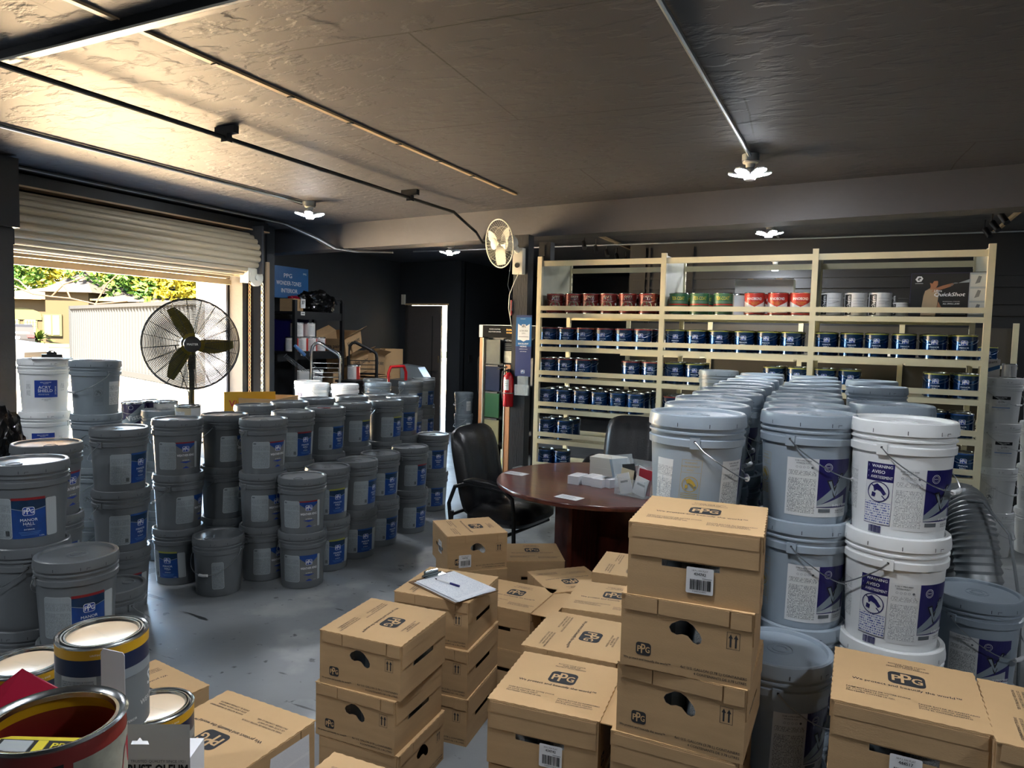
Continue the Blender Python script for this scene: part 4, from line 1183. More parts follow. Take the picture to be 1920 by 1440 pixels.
# ------------------------------------------------------------------ room shell
def struct(name, mb, **k):
    o = mb.build(name); o['kind'] = 'structure'; return o
def floor_mat():
    m = mat('painted_concrete', '#767b7e', 0.42)
    nt = m.node_tree; b = nt.nodes['Principled BSDF']
    tc = nt.nodes.new('ShaderNodeTexCoord')
    def noise(sc, det, st=None):
        mp = nt.nodes.new('ShaderNodeMapping')
        if st: mp.inputs['Scale'].default_value = st[0]; mp.inputs['Rotation'].default_value = (0, 0, st[1])
        n = nt.nodes.new('ShaderNodeTexNoise'); n.inputs['Scale'].default_value = sc; n.inputs['Detail'].default_value = det
        nt.links.new(tc.outputs['Object'], mp.inputs[0]); nt.links.new(mp.outputs[0], n.inputs['Vector']); return n.outputs['Fac']
    def ramp(x, p0, c0, p1, c1):
        r = nt.nodes.new('ShaderNodeValToRGB'); e = r.color_ramp.elements
        e[0].position = p0; e[0].color = lin(c0); e[1].position = p1; e[1].color = lin(c1); nt.links.new(x, r.inputs[0]); return r.outputs[0]
    def mix(f, a, c, mode='MIX'):
        x = nt.nodes.new('ShaderNodeMix'); x.data_type = 'RGBA'; x.blend_type = mode
        if isinstance(f, float): x.inputs[0].default_value = f
        else: nt.links.new(f, x.inputs[0])
        for i, v in ((6, a), (7, c)):
            if isinstance(v, str): x.inputs[i].default_value = lin(v)
            else: nt.links.new(v, x.inputs[i])
        return x.outputs[2]
    base = ramp(noise(.9, 5), .3, '#787d80', .7, '#8e9396')
    worn = ramp(noise(2.2, 8), .56, '#000000', .66, '#ffffff')
    c = mix(worn, base, '#9b9f9f')
    scuff = ramp(noise(3.0, 6, ((.9, 7, 1), R(32))), .665, '#000000', .70, '#ffffff')
    c = mix(scuff, c, '#303336')
    speck = ramp(noise(38, 3), .74, '#000000', .77, '#ffffff')
    c = mix(speck, c, '#b9bcbc')
    dark = ramp(noise(17, 9), .65, '#000000', .72, '#ffffff')
    c = mix(dark, c, '#43474a')
    nt.links.new(c, b.inputs['Base Color'])
    rr = ramp(noise(3, 5), .3, '#8c8c8c', .7, '#b9b9b9'); nt.links.new(rr, b.inputs['Roughness'])
    bp = nt.nodes.new('ShaderNodeBump'); bp.inputs['Strength'].default_value = .15; bp.inputs['Distance'].default_value = .01
    nt.links.new(noise(9, 6), bp.inputs['Height']); nt.links.new(bp.outputs[0], b.inputs['Normal'])
    return m
M['floor'] = floor_mat()
def ceiling_mat():
    m = mat('ceiling_paint', '#3a3937', 0.62)
    nt = m.node_tree; b = nt.nodes['Principled BSDF']
    tc = nt.nodes.new('ShaderNodeTexCoord')
    def nz(sc, det, st=(1, 1, 1), ro=0):
        mp = nt.nodes.new('ShaderNodeMapping'); mp.inputs['Scale'].default_value = st; mp.inputs['Rotation'].default_value = (0, 0, ro)
        n = nt.nodes.new('ShaderNodeTexNoise'); n.inputs['Scale'].default_value = sc; n.inputs['Detail'].default_value = det
        nt.links.new(tc.outputs['Object'], mp.inputs[0]); nt.links.new(mp.outputs[0], n.inputs['Vector']); return n
    def rp(x, p0, c0, p1, c1):
        r = nt.nodes.new('ShaderNodeValToRGB'); e = r.color_ramp.elements
        e[0].position = p0; e[0].color = lin(c0); e[1].position = p1; e[1].color = lin(c1); nt.links.new(x, r.inputs[0]); return r.outputs[0]
    base = rp(nz(1.1, 6, (1, .5, 1)).outputs['Fac'], .3, '#34363c', .7, '#404247')
    br = nt.nodes.new('ShaderNodeTexBrick')
    br.inputs['Scale'].default_value = 1; br.inputs['Mortar Size'].default_value = .006; br.inputs['Brick Width'].default_value = 2.44; br.inputs['Row Height'].default_value = 1.22; br.inputs['Mortar Smooth'].default_value = .4
    br.inputs['Color1'].default_value = (1, 1, 1, 1); br.inputs['Color2'].default_value = (1, 1, 1, 1); br.inputs['Mortar'].default_value = (0, 0, 0, 1)
    mp = nt.nodes.new('ShaderNodeMapping'); mp.inputs['Location'].default_value = (.3, -.15, 0); mp.inputs['Rotation'].default_value = (0, 0, R(-4))
    wob = nz(2.5, 3); ad = nt.nodes.new('ShaderNodeVectorMath'); ad.operation = 'MULTIPLY_ADD'
    nt.links.new(wob.outputs['Color'], ad.inputs[0]); ad.inputs[1].default_value = (.03, .03, 0); nt.links.new(tc.outputs['Object'], ad.inputs[2])
    nt.links.new(ad.outputs[0], mp.inputs[0]); nt.links.new(mp.outputs[0], br.inputs['Vector'])
    gate = rp(nz(.8, 3).outputs['Fac'], .42, '#000000', .55, '#ffffff')
    mx = nt.nodes.new('ShaderNodeMix'); mx.data_type = 'RGBA'
    mul = nt.nodes.new('ShaderNodeMath'); mul.operation = 'MULTIPLY'
    inv = nt.nodes.new('ShaderNodeMath'); inv.operation = 'SUBTRACT'; inv.inputs[0].default_value = 1; nt.links.new(br.outputs['Color'], inv.inputs[1])
    nt.links.new(inv.outputs[0], mul.inputs[0]); nt.links.new(gate, mul.inputs[1]); nt.links.new(mul.outputs[0], mx.inputs[0])
    nt.links.new(base, mx.inputs[6]); mx.inputs[7].default_value = lin('#1a1919')
    nt.links.new(mx.outputs[2], b.inputs['Base Color'])
    vo = nz(5.5, 10, (1, 2.2, 1), .4); tr = rp(vo.outputs['Fac'], .50, '#000000', .60, '#ffffff')
    b1 = nt.nodes.new('ShaderNodeBump'); b1.inputs['Strength'].default_value = .38; b1.inputs['Distance'].default_value = .012; nt.links.new(tr, b1.inputs['Height'])
    b2 = nt.nodes.new('ShaderNodeBump'); b2.inputs['Strength'].default_value = .3; b2.inputs['Distance'].default_value = .03; nt.links.new(nz(1.4, 5, (1, .4, 1)).outputs['Fac'], b2.inputs['Height']); nt.links.new(b1.outputs[0], b2.inputs['Normal'])
    nt.links.new(b2.outputs[0], b.inputs['Normal'])
    return m
M['ceiling'] = ceiling_mat()
defm('wall_dark', '#262a2e', 0.6, noise=0.12, nscale=2, bump=0.15, bscale=14)
defm('wall_block', '#2f2d2b', 0.7, noise=0.1, nscale=3, bump=0.2, bscale=20)
defm('beam_paint', '#3b3d42', 0.55, noise=0.1, nscale=2, bump=0.3, bscale=12)
defm('asphalt', '#cdb592', 0.85, noise=0.05, nscale=3)
defm('street', '#77756f', 0.9, noise=0.08, nscale=2)
defm('plaster_out', '#7b7468', 0.8)
CZ = 2.87
mb = MB(); mb.box((0.0, 5.5, -.05), (14.9, 19, .1), 'floor'); struct('floor', mb)
mb = MB(); mb.box((.4, 5.5, CZ + .075), (15.7, 19, .15), 'ceiling'); struct('ceiling', mb)
XL = -6.5; OY0, OY1 = 3.30, 5.86
mb = MB()
mb.box((XL - .17, -.35, CZ / 2), (.34, 2 * (OY0 + .35), CZ), 'wall_block')
mb.box((XL - .17, (OY1 + 6.42) / 2, CZ / 2), (.34, 6.42 - OY1, CZ), 'wall_block')
mb.box((XL - .17, (OY0 + OY1) / 2, (2.31 + CZ) / 2), (.34, OY1 - OY0, CZ - 2.31), 'wall_block')
struct('wall_left', mb)
mb = MB(); mb.box((-7.37, 8.4, CZ / 2), (.34, 4.2, CZ), 'wall_dark'); mb.box((-7.0, 6.37, CZ / 2), (.5, .10, CZ), 'wall_dark'); struct('wall_left', mb)
# far wall with the half open door
mb = MB(); DX0, DX1 = -7.05, -6.23
mb.box((-7.2, 10.30, CZ / 2), (.30, .16, CZ), 'wall_dark'); mb.box(((DX1 - 5.98) / 2, 10.30, CZ / 2), (abs(DX1 + 5.98), .16, CZ), 'wall_dark')
mb.box(((DX0 + DX1) / 2, 10.30, (2.14 + CZ) / 2), (DX1 - DX0, .16, CZ - 2.14), 'wall_dark'); struct('wall_back', mb)
mb = MB(); mb.box((-6.06, 12.0, CZ / 2), (.16, 3.3, CZ), 'wall_dark'); struct('wall_side', mb)
mb = MB(); mb.box((.7, 13.6, CZ / 2), (13.6, .16, CZ), 'wall_black'); struct('wall_back', mb)
mb = MB(); mb.box((7.5, 4.8, CZ / 2), (.16, 17.6, CZ), 'wall_dark'); struct('wall_right', mb)
mb = MB(); mb.box((.4, -3.95, CZ / 2), (14.4, .16, CZ), 'wall_dark'); struct('wall_front', mb)
# partition behind the rack with horizontal boards
mb = MB(); mb.box((2.2, 8.95, CZ / 2), (9.8, .12, CZ), 'wall_black')
for z in (2.0, 2.12, 2.30, 2.42): mb.box((2.2, 8.88, z), (9.7, .02, .03), 'wall_black')
for x in (-2.5, -2.44, -1.9): mb.box((x, 8.875, 2.2), (.03, .03, 1.2), 'black_metal')
struct('wall_partition', mb)
# beam and post
mb = MB(); T = Matrix.Translation((0, 0, 2.73)) @ Matrix.Translation((-.0, 6.02, 0)) @ Matrix.Rotation(R(-6.2), 4, 'Z')
mb.box((.3, 0, 0), (14.2, .24, .28), 'beam_paint', T=Matrix.Translation((0, 5.97, 2.73)) @ Matrix.Rotation(R(-6.2), 4, 'Z')); struct('beam', mb)
mb = MB(); mb.box((-2.87, 6.06, 1.295), (.15, .12, 2.59), 'post_wood'); struct('post', mb)
# door frame and door
mb = MB(); mb.box((DX0 + .01, 10.21, 1.07), (.05, .03, 2.14), 'wall_block'); mb.box(((DX0 + DX1) / 2, 10.21, 2.15), (DX1 - DX0 + .05, .03, .03), 'tan_paint'); mb.box((DX1 + .005, 10.3, 1.07), (.02, .16, 2.14), 'stone_white'); struct('trim_1', mb)
dr = thing('door_1', (DX0 - .02, 10.25, 0), R(2.5)); dr['kind'] = 'structure'
defm('door_paint', '#4a4543', 0.5, noise=0.06)
mb = MB(); mb.box((.37, 0, 1.065), (.66, .045, 2.13), 'door_paint'); mb.box((.53, -.026, 1.0), (.012, .006, 1.9), 'black_metal'); mb.build('door_leaf', dr)
mb = MB(); mb.cyl((.64, -.02, 1.02), (.64, -.07, 1.02), .011, 'chrome'); mb.cyl((.64, -.065, 1.02), (.53, -.065, 1.02), .009, 'chrome'); mb.build('door_handle', dr)
mb = MB(); mb.box((.66, -.026, 1.22), (.03, .008, .12), 'chrome'); mb.build('lock_plate', dr)
mb = MB(); mb.box((0, 0, 0), (.07, .03, .17), 'fan_white'); mb.build('wall_sensor', None, (-7.10, 10.19, 2.23), label='small white sensor box on the dark wall left of the door', category='sensor')
mb = MB(); mb.box((0, 0, 0), (.02, .07, .12), 'black_plastic'); mb.box((.012, 0, 0), (.006, .012, .03), 'black_metal'); mb.build('light_switch', None, (-5.965, 10.55, 1.25), label='black light switch on the dark wall left of the display stand', category='switch')

# ------------------------------------------------------------------ roller shutter
rs = thing('roller_shutter', (0, 0, 0), 0, 'rolled-up ribbed metal shutter above the big door opening', 'shutter')
defm('shutter', '#b3a78f', 0.5, 0.15, noise=0.1, nscale=3, stretch=(1, .3, 3))
mb = MB(); Y0, Y1 = 3.28, 5.80; rr_ = .235; cx_, cz_ = -6.17, 2.47; pr_ = []
N = 120; ring = []
for i in range(N):
    a = 2 * PI * i / N
    q = (i % 6); r_ = rr_ + (.010, .013, .012, .004, -.012, .0)[q]
    ring.append((cx_ + r_ * math.cos(a), cz_ + r_ * math.sin(a)))
vs = [(x, y, z) for y in (Y0, Y1) for x, z in ring]
mb.add(vs, [(i, (i + 1) % N, N + (i + 1) % N, N + i) for i in range(N)] + [tuple(range(N)), tuple(range(2 * N - 1, N - 1, -1))], 'shutter'); mb.build('coil', rs)
mb = MB()
for i in range(6):
    z = 2.46 - i * .055; mb.box((XL + .10 - .015 * (i % 2), (Y0 + Y1) / 2, z), (.02, Y1 - Y0, .05), 'shutter')
mb.box((XL + .10, (Y0 + Y1) / 2, 2.17), (.05, Y1 - Y0, .05), 'shutter'); mb.build('curtain', rs)
mb = MB(); mb.box((-6.2, Y1 + .02, 2.52), (.56, .03, .52), 'beam_paint'); mb.box((-6.2, Y1 + .05, 2.30), (.30, .05, .10), 'tan_paint'); mb.build('end_bracket', rs)
mb = MB(); mb.box((-6.2, Y0 - .02, 2.52), (.56, .03, .52), 'black_metal'); mb.build('end_bracket', rs)
mb = MB(); T = Matrix.Translation((-6.02, 5.80, 2.22)) @ Matrix.Rotation(R(90), 4, 'Y')
mb.lathe([(0, 0), (.095, 0), (.095, .03), (.03, .032), (.03, .05), (0, .05)], 'fan_white', 24, T=T); mb.box((-6.06, 5.74, 2.24), (.12, .10, .16), 'fan_white'); mb.build('chain_wheel', rs)
def chain(x, y, z0, z1, k, name, lab):
    mb = MB(); n = int((z1 - z0) / .042)
    for i in range(n):
        z = z0 + i * .042; pts = []
        for j in range(8):
            a = 2 * PI * j / 8; d = .013 * math.cos(a)
            pts.append((x + (d if i % 2 else 0), y + (0 if i % 2 else d), z + .027 * math.sin(a)))
        mb.tube(pts, .0042, k, 5, closed=True)
    return mb.build(name, rs)
chain(-6.0, 5.71, .55, 2.2, 'rust_chain', 'hand_chain', '')
chain(-6.0, 5.89, .55, 2.2, 'chain', 'hand_chain', '')
# jamb, guides, cables at the opening
mb = MB(); mb.box((XL - .17, OY1 - .012, 1.21), (.34, .024, 2.42), 'jamb_white'); struct('trim_2', mb)
mb = MB(); mb.box((-6.38, 5.90, 1.15), (.20, .06, 2.3), 'wall_block'); mb.box((-6.42, 5.98, 1.3), (.14, .06, 2.6), 'black_metal'); mb.box((-6.38, 6.12, 1.4), (.20, .18, 2.75), 'wall_block'); struct('column', mb)
mb = MB(); mb.box((-6.30, 6.235, 1.22), (.08, .05, 2.44), 'tan_paint'); struct('trim_3', mb)
mb = MB(); mb.box((-6.42, 6.36, CZ / 2), (.16, .12, CZ), 'wall_dark'); struct('column', mb)
mb = MB(); mb.box((-5.70, 3.02, 1.43), (.16, .16, 2.85), 'wall_block'); mb.box((-5.62, 3.02, 2.6), (.1, .2, .5), 'black_metal'); struct('column', mb)
mb = MB(); mb.box((-6.12, (Y0 + Y1) / 2, 2.80), (.10, Y1 - Y0 + .5, .09), 'black_metal'); mb.box((-6.12, (Y0 + Y1) / 2, 2.745), (.14, Y1 - Y0 + .5, .015), 'tan_paint'); struct('trim_4', mb)
mb = MB(); mb.box((XL - .72, 3.9, 2.37), (.74, 6.0, .13), 'tan_paint'); struct('eave', mb)

# ------------------------------------------------------------------ ceiling pipes and lamps
def pipe(name, pts, r, k, label, cat='pipe', flat=None):
    mb = MB()
    mb.tube(pts, r, k, 8)
    return mb.build(name, None, label=label, category=cat)
t = thing('ceiling_strip', (0, 0, 0), 0, 'long thin tan strip screwed flat along the ceiling', 'strip')
mb = MB(); mb.box((-2.72, 3.3, CZ - .006), (.03, 4.5, .012), 'tan_paint'); mb.build('strip', t)
for i in range(8):
    mb = MB(); mb.box((-2.715, 1.9 + i * .48, CZ - .014), (.035, .02, .006), 'black_metal'); mb.build('screw_plate', t)
t = thing('ceiling_rail', (0, 0, 0), 0, 'dark rail with a pale underside crossing the upper left corner of the ceiling', 'rail')
mb = MB(); mb.box((-2.2, 1.935, CZ - .02), (3.4, .06, .035), 'black_metal'); mb.build('rail', t)
mb = MB(); mb.box((-2.2, 1.935 - .02, CZ - .042), (3.4, .014, .010), 'fan_white'); mb.build('edge_strip', t)
bl = thing('black_pipe', (0, 0, 0), 0, 'black pipe on strut brackets running under the ceiling and down over the beam', 'pipe')
mb = MB(); mb.tube([(-3.50, .4, 2.80), (-3.50, 5.35, 2.80), (-3.46, 5.75, 2.79), (-3.44, 6.15, 2.66), (-3.40, 6.22, 2.56), (-3.1, 6.3, 2.545), (-2.9, 6.3, 2.54)], .014, 'black_metal', 8); mb.build('pipe', bl)
for y in (3.15, 5.1):
    mb = MB(); mb.box((-3.50, y, 2.845), (.16, .04, .045), 'black_metal'); mb.box((-3.50, y, 2.80), (.05, .04, .05), 'black_metal'); mb.build('bracket', bl)
pipe('conduit', [(-4.80, .5, CZ - .016), (-4.78, 5.18, CZ - .016)], .012, 'galv', 'pale conduit feeding the left ceiling lamp', 'conduit')
pipe('cable', [(-4.83, .5, CZ - .012), (-4.82, 5.0, CZ - .012), (-4.79, 5.2, CZ - .03)], .008, 'cable_black', 'black cable running beside the left lamp conduit', 'cable')
for i, (dx, kk) in enumerate(((0, 'cable_black'), (.035, 'galv'), (.075, 'cable_black'))):
    pipe('conduit', [(-5.92 + dx, .5, CZ - .02), (-5.90 + dx, 5.75, CZ - .02), (-5.86 + dx, 6.05, CZ - .035), (-5.62 + dx, 6.30, CZ - .17), (-5.45 + dx, 6.40, CZ - .275), (-5.20 + dx, 6.50, CZ - .31), (-4.75, 6.60, CZ - .32)], .011, kk, '%s of the three conduits bending down over the beam above the shutter' % ('left', 'middle', 'right')[i], 'conduit')
pipe('conduit', [(-.70, 1.0, CZ - .016), (-.70, 4.86, CZ - .016)], .013, 'galv', 'grey conduit feeding the nearest right ceiling lamp', 'conduit')
pipe('conduit', [(-.88, 7.7, CZ - .02), (-.90, 8.9, CZ - .02)], .012, 'galv', 'short conduit behind the beam joining two lamps', 'conduit')
pipe('conduit', [(-5.9, 8.7, CZ - .03), (-1.0, 8.75, CZ - .03), (2.5, 8.80, CZ - .03)], .011, 'galv', 'thin conduit crossing the rear ceiling above the rack', 'conduit')
pipe('hanging_wire', [(-4.05, 8.2, CZ), (-4.06, 8.2, 2.6), (-4.10, 8.2, 2.3), (-4.04, 8.2, 2.14)], .003, 'cable_grey', 'loose thin wire hanging from the rear ceiling', 'wire')
for i, (x, y0, y1) in enumerate(((-2.82, 7.9, 10.6), (1.2, 7.2, 9.8))):
    tl = thing('track_light', (0, 0, 0), 0, ['tan-edged track with dark spotlights left of the rack top', 'tan-edged track at the upper right behind the beam'][i], 'light')
    mb = MB(); mb.box((x, (y0 + y1) / 2, CZ - .015), (.03, y1 - y0, .03), 'tan_paint'); mb.build('track', tl)
    for j in range((6, 3)[i]):
        y = y0 + .1 + j * .42
        mb = MB(); mb.cyl((x - .18, y, CZ), (x - .18, y, CZ - .10), .008, 'black_metal'); mb.cyl((x - .18, y - .02, CZ - .09), (x - .14, y - .08, CZ - .17), .026, 'black_metal'); mb.build('spotlight', tl)
# five-leaf LED lamps
def led_lamp(x, y, label, z=CZ, rot=0.0, vis=True):
    t = thing('ceiling_lamp', (x, y, z), rot, label, 'light', 'folding LED lamps on the ceiling')
    mb = MB(); mb.lathe([(.0, -.001), (.055, -.001), (.055, -.045), (0, -.045)], 'galv', 20); mb.build('junction_box', t)
    mb = MB(); mb.lathe([(.0, -.045), (.048, -.045), (.05, -.055), (.03, -.062), (.028, -.085), (0, -.085)], 'porcelain', 20); mb.build('socket', t)
    mb = MB(); mb.lathe([(.0, -.085), (.02, -.085), (.035, -.10), (.040, -.15), (.034, -.165), (0, -.168)], 'led_body', 20); mb.build('hub', t)
    for i in range(5):
        a = i * 2 * PI / 5
        T = Matrix.Rotation(a, 4, 'Z') @ Matrix.Translation((.038, 0, -.142)) @ Matrix.Rotation(R(-14), 4, 'Y')
        mb = MB(); mb.prism([(.0, -.022), (.02, -.036), (.085, -.036), (.105, -.018), (.105, .018), (.085, .036), (.02, .036), (0, .022)], .002, .012, 'led_body', T=T)
        lf = mb.build('panel', t)
        mb = MB(); mb.prism([(.006, -.020), (.022, -.032), (.083, -.032), (.100, -.016), (.100, .016), (.083, .032), (.022, .032), (.006, .020)], -.001, .0015, 'led', T=T)
        mb.build('diode_face', lf)
led_lamp(-4.73, 5.24, 'lit LED lamp on the ceiling above the roller door pails', rot=.3)
led_lamp(-.70, 4.90, 'lit LED lamp on the ceiling above the light grey pails, nearest the camera', rot=.5)
led_lamp(-.88, 7.62, 'lit LED lamp just behind the ceiling beam', rot=.2)
led_lamp(-.90, 10.05, 'lit LED lamp low behind the top of the cream rack', rot=.7, z=CZ) if 0 else led_lamp(-.90, 8.80 - .25, 'lit LED lamp seen through the top of the cream rack', rot=.7, z=2.62)
led_lamp(-5.0, 8.24, 'small lit LED lamp before the far dark walls', rot=.1)
led_lamp(-.70, 1.45, 'lit LED lamp above the front cartons, out of view', rot=.4)
led_lamp(-2.75, -.3, 'unseen lit LED lamp added behind the camera on the left', rot=.4)  # extra lamp added out of view to brighten the open floor
led_lamp(-4.73, 1.3, 'unseen lit LED lamp added left of the view above the nearest grey pails', rot=.9)  # unseen lamp added to lift the floor and the left-hand pails
led_lamp(1.9, 1.2, 'lit LED lamp to the right of the view', rot=.4)
led_lamp(3.0, 7.6, 'lit LED lamp beyond the right end of the rack', rot=.4)

# ------------------------------------------------------------------ pedestal fan at the opening
def ringpts(r, n=48, z=0): return [(r * math.cos(2 * PI * i / n), r * math.sin(2 * PI * i / n), z) for i in range(n)]
f = thing('pedestal_fan', (-5.0, 4.13, 0), 0, 'big black-caged pedestal fan with olive blades in the door opening', 'fan')
FT = Matrix.Translation((0, 0, 1.515)) @ Matrix.Rotation(math.atan2(-4.13, 5.0) + R(6), 4, 'Z') @ Matrix.Rotation(R(90), 4, 'Y')
mb = MB()
mb.tube(ringpts(.375), .007, 'black_metal', 8, closed=True, T=FT)
for side in (1, -1):
    for i in range(24):
        r = .10 + i * .0115; h = side * (.07 * (1 - (r / .375) ** 2.2) + .0) + side * .004
        mb.tube(ringpts(r, 40, h), .0023, 'black_metal', 4, closed=True, T=FT)
    for i in range(20):
        a = 2 * PI * i / 20 + .1
        mb.tube([(r * math.cos(a), r * math.sin(a), side * (.07 * (1 - (r / .375) ** 2.2) + .006)) for r in (.09, .16, .23, .30, .345, .374)], .0026, 'black_metal', 5, T=FT)
mb.build('cage', f)
for i in range(3):
    a = R((78, -42, 196)[i]); mb = MB(); vs = []; n = 9
    for j in range(n):
        r = .05 + .28 * j / (n - 1)
        w = .035 + .075 * math.sin(PI * min(1, (j + 2.2) / (n + 2.2)))
        for s in (-1, 1):
            ang = a + s * w / r * .55 + .25 * (j / n)
            vs.append((r * math.cos(ang), r * math.sin(ang), -s * .022 * (1 - .4 * j / n)))
    vs2 = [(x, y, z - .002) for x, y, z in vs]
    m_ = len(vs); fs = [(2 * j, 2 * j + 1, 2 * j + 3, 2 * j + 2) for j in range(n - 1)] + [(m_ + 2 * j, m_ + 2 * j + 2, m_ + 2 * j + 3, m_ + 2 * j + 1) for j in range(n - 1)]
    mb.add(vs + vs2, fs, 'yellow_blade', True, T=FT); mb.build('blade', f)
mb = MB(); mb.lathe([(0, .078), (.055, .078), (.066, .070), (.066, .035), (0, .03)], 'black_plastic', 30, T=FT)
D = Decal(mb, lambda u, v, l: tuple(FT @ Vector((v, -u, .078 + l)))); D.L(1)
D = Decal(mb, lambda u, v, l: tuple(FT @ Vector((-v, u, .0785 + l)))); D.text('MASTER', 0, 0, w=.085, k='txt_white', bold=.03, rot=0)
mb.build('hub', f)
mb = MB(); mb.lathe([(0, -.10), (.05, -.10), (.07, -.12), (.075, -.22), (.05, -.25), (0, -.25)], 'black_metal', 24, T=FT); mb.build('motor', f)
mb = MB(); mb.cyl((-.10, .08, 0.03), (-.10, .08, 1.36), .024, 'olive_pole'); mb.cyl((-.10, .08, 1.3), (-.10, .08, 1.5), .034, 'olive_pole'); mb.build('pole', f)
mb = MB(); mb.lathe([(0, 0), (.28, 0), (.28, .015), (.06, .04), (0, .04)], 'black_metal', 32, T=Matrix.Translation((-.10, .08, 0))); mb.build('base', f)
mb = MB(); mb.tube([(-.20, .0, 1.5), (-.17, .02, 1.3), (-.10, .05, 1.1), (-.08, .05, .3)], .005, 'cable_black'); mb.build('power_cord', f)

# wall fan on the post
w_ = thing('wall_fan', (-2.87, 5.99, 2.36), 0, 'white oscillating wall fan high on the dark post', 'fan')
FT = Matrix.Translation((-.065, -.23, .13)) @ Matrix.Rotation(R(-90 + 6), 4, 'Z') @ Matrix.Rotation(R(38), 4, 'Z') @ Matrix.Rotation(R(78), 4, 'Y') if 0 else Matrix.Translation((-.10, -.24, .12)) @ Matrix.Rotation(R(-118), 4, 'Z') @ Matrix.Rotation(R(98), 4, 'Y')
mb = MB(); mb.tube(ringpts(.215), .006, 'fan_white', 8, closed=True, T=FT)
for side in (1, -1):
    for i in range(44):
        a = 2 * PI * i / 44
        mb.tube([(r * math.cos(a), r * math.sin(a), side * (.055 * (1 - (r / .215) ** 2.4) + .002)) for r in (.05, .1, .15, .19, .214)], .0013, 'fan_white', 4, T=FT)
    mb.tube(ringpts(.15, 40, side * .036), .002, 'fan_white', 4, closed=True, T=FT)
mb.build('cage', w_)
mb = MB(); mb.lathe([(0, .068), (.045, .066), (.052, .060), (0, .055)], 'fan_white', 30, T=FT); D = Decal(mb, lambda u, v, l: tuple(FT @ Vector((-v, u, .067 + l)))); D.L(2).text('LASKO', 0, 0, w=.05, k='txt_blue'); mb.build('badge', w_)
for i in range(3):
    mb = MB(); a = i * 2 * PI / 3; vs = []
    for j in range(7):
        r = .03 + .165 * j / 6; w = .05 + .05 * math.sin(PI * j / 7)
        for s in (-1, 1): ang = a + s * w / max(r, .05) * .6; vs.append((r * math.cos(ang), r * math.sin(ang), -s * .015))
    vs += [(x, y, z - .002) for x, y, z in vs]; fs = [(2 * j, 2 * j + 1, 2 * j + 3, 2 * j + 2) for j in range(6)] + [(14 + 2 * j, 14 + 2 * j + 2, 14 + 2 * j + 3, 14 + 2 * j + 1) for j in range(6)]
    mb.add(vs, fs, 'fan_blade', True, T=FT); mb.build('blade', w_)
mb = MB(); mb.lathe([(0, -.05), (.06, -.055), (.072, -.08), (.07, -.15), (.05, -.175), (0, -.18)], 'fan_white', 28, T=FT); mb.build('motor', w_)
mb = MB(); mb.box((0, -.03, -.02), (.10, .07, .24), 'fan_white'); mb.cyl((0, -.05, .07), (-.02, -.10, .11), .028, 'fan_white'); mb.cyl((0, -.066, -.06), (0, -.075, -.06), .022, 'black_plastic'); mb.build('wall_bracket', w_)
mb = MB(); mb.tube([(.02, -.06, -.12), (-.02, -.08, -.22), (-.07, -.07, -.33), (-.085, -.05, -.45), (-.085, .02, -.62)], .004, 'fan_white'); mb.build('power_cord', w_)

# signs on the post
def sign(name, o, ux, w, h, art, label, cat, th=.004, base='sign_navy'):
    mb = MB(); ux = Vector(ux).normalized(); n = ux.cross(Vector((0, 0, 1)))
    T = Matrix((( ux.x, -n.x, 0, o[0]), (ux.y, -n.y, 0, o[1]), (0, 0, 1, o[2]), (0, 0, 0, 1)))
    mb.box((w / 2, th / 2, h / 2), (w, th, h), base, T=T)
    D = Decal(mb, planemap(o, ux, (0, 0, 1))); art(D)
    return mb.build(name, None, label=label, category=cat)
def art(D):
    D.L(1).rect(0, .28, .16, .55, 'sign_blue'); D.L(2).text('INTERIOR', .07, .535, w=.05, k='txt_white')
    D.poly([(.02, .49), (.08, .455), (.14, .49), (.14, .34), (.11, .34), (.08, .325), (.05, .34), (.02, .34)], 'txt_white')
    D.L(3).logo(.08, .465, .045, 'txt_white', 'txt_black'); D.text('ULTRA-HIDE', .08, .425, w=.085, h=.014, k='txt_grey', bold=.02); D.text('ZERO', .08, .402, w=.04, k='txt_grey'); D.rect(.03, .367, .13, .371, 'txt_grey')
    D.text('EXCELLENT', .08, .305, w=.105, k='txt_white', bold=.04); D.text('HIDING', .08, .28, w=.066, k='txt_white', bold=.04); D.text('UNIFORM FINISH', .08, .255, w=.085, k='txt_white'); D.text('FAST DRYING', .08, .232, w=.066, k='txt_white')
    D.logo(.08, .045, .04, 'sign_blue', 'txt_white', 'txt_white')
sign('poster', (-2.885, 5.965, 1.275), (1, -.0, 0), .16, .57, art, 'blue hanging sign reading EXCELLENT HIDING on the post', 'sign')
def art(D): 
    D.L(1).rect(.012, .045, .088, .135, 'txt_white'); D.L(2).rect(.03, .05, .07, .13, 'sign_red'); D.L(3).rect(.045, .065, .055, .12, 'txt_white'); D.disc(.05, .057, .006, 'txt_white')
    D.L(1).text('FIRE', .05, .03, w=.05, k='txt_white', bold=.04); D.text('EXTINGUISHER', .05, .014, w=.08, k='txt_white')
sign('fire_sign', (-2.955, 5.985, 1.84), (.35, .94, 0), .10, .145, art, 'small red and white fire extinguisher sign left of the post', 'sign', base='sign_red')
t = thing('brochure_pocket', (-2.80, 5.96, 1.10), 0, 'clear empty brochure pocket on the post below the blue sign', 'holder')
mb = MB(); mb.box((0, 0, .09), (.11, .004, .18), 'acrylic'); mb.box((0, -.035, .05), (.13, .003, .10), 'acrylic'); mb.box((0, -.018, .002), (.13, .036, .003), 'acrylic'); mb.box((-.065, -.018, .05), (.003, .036, .1), 'acrylic'); mb.box((.065, -.018, .05), (.003, .036, .1), 'acrylic'); mb.build('pocket', t)
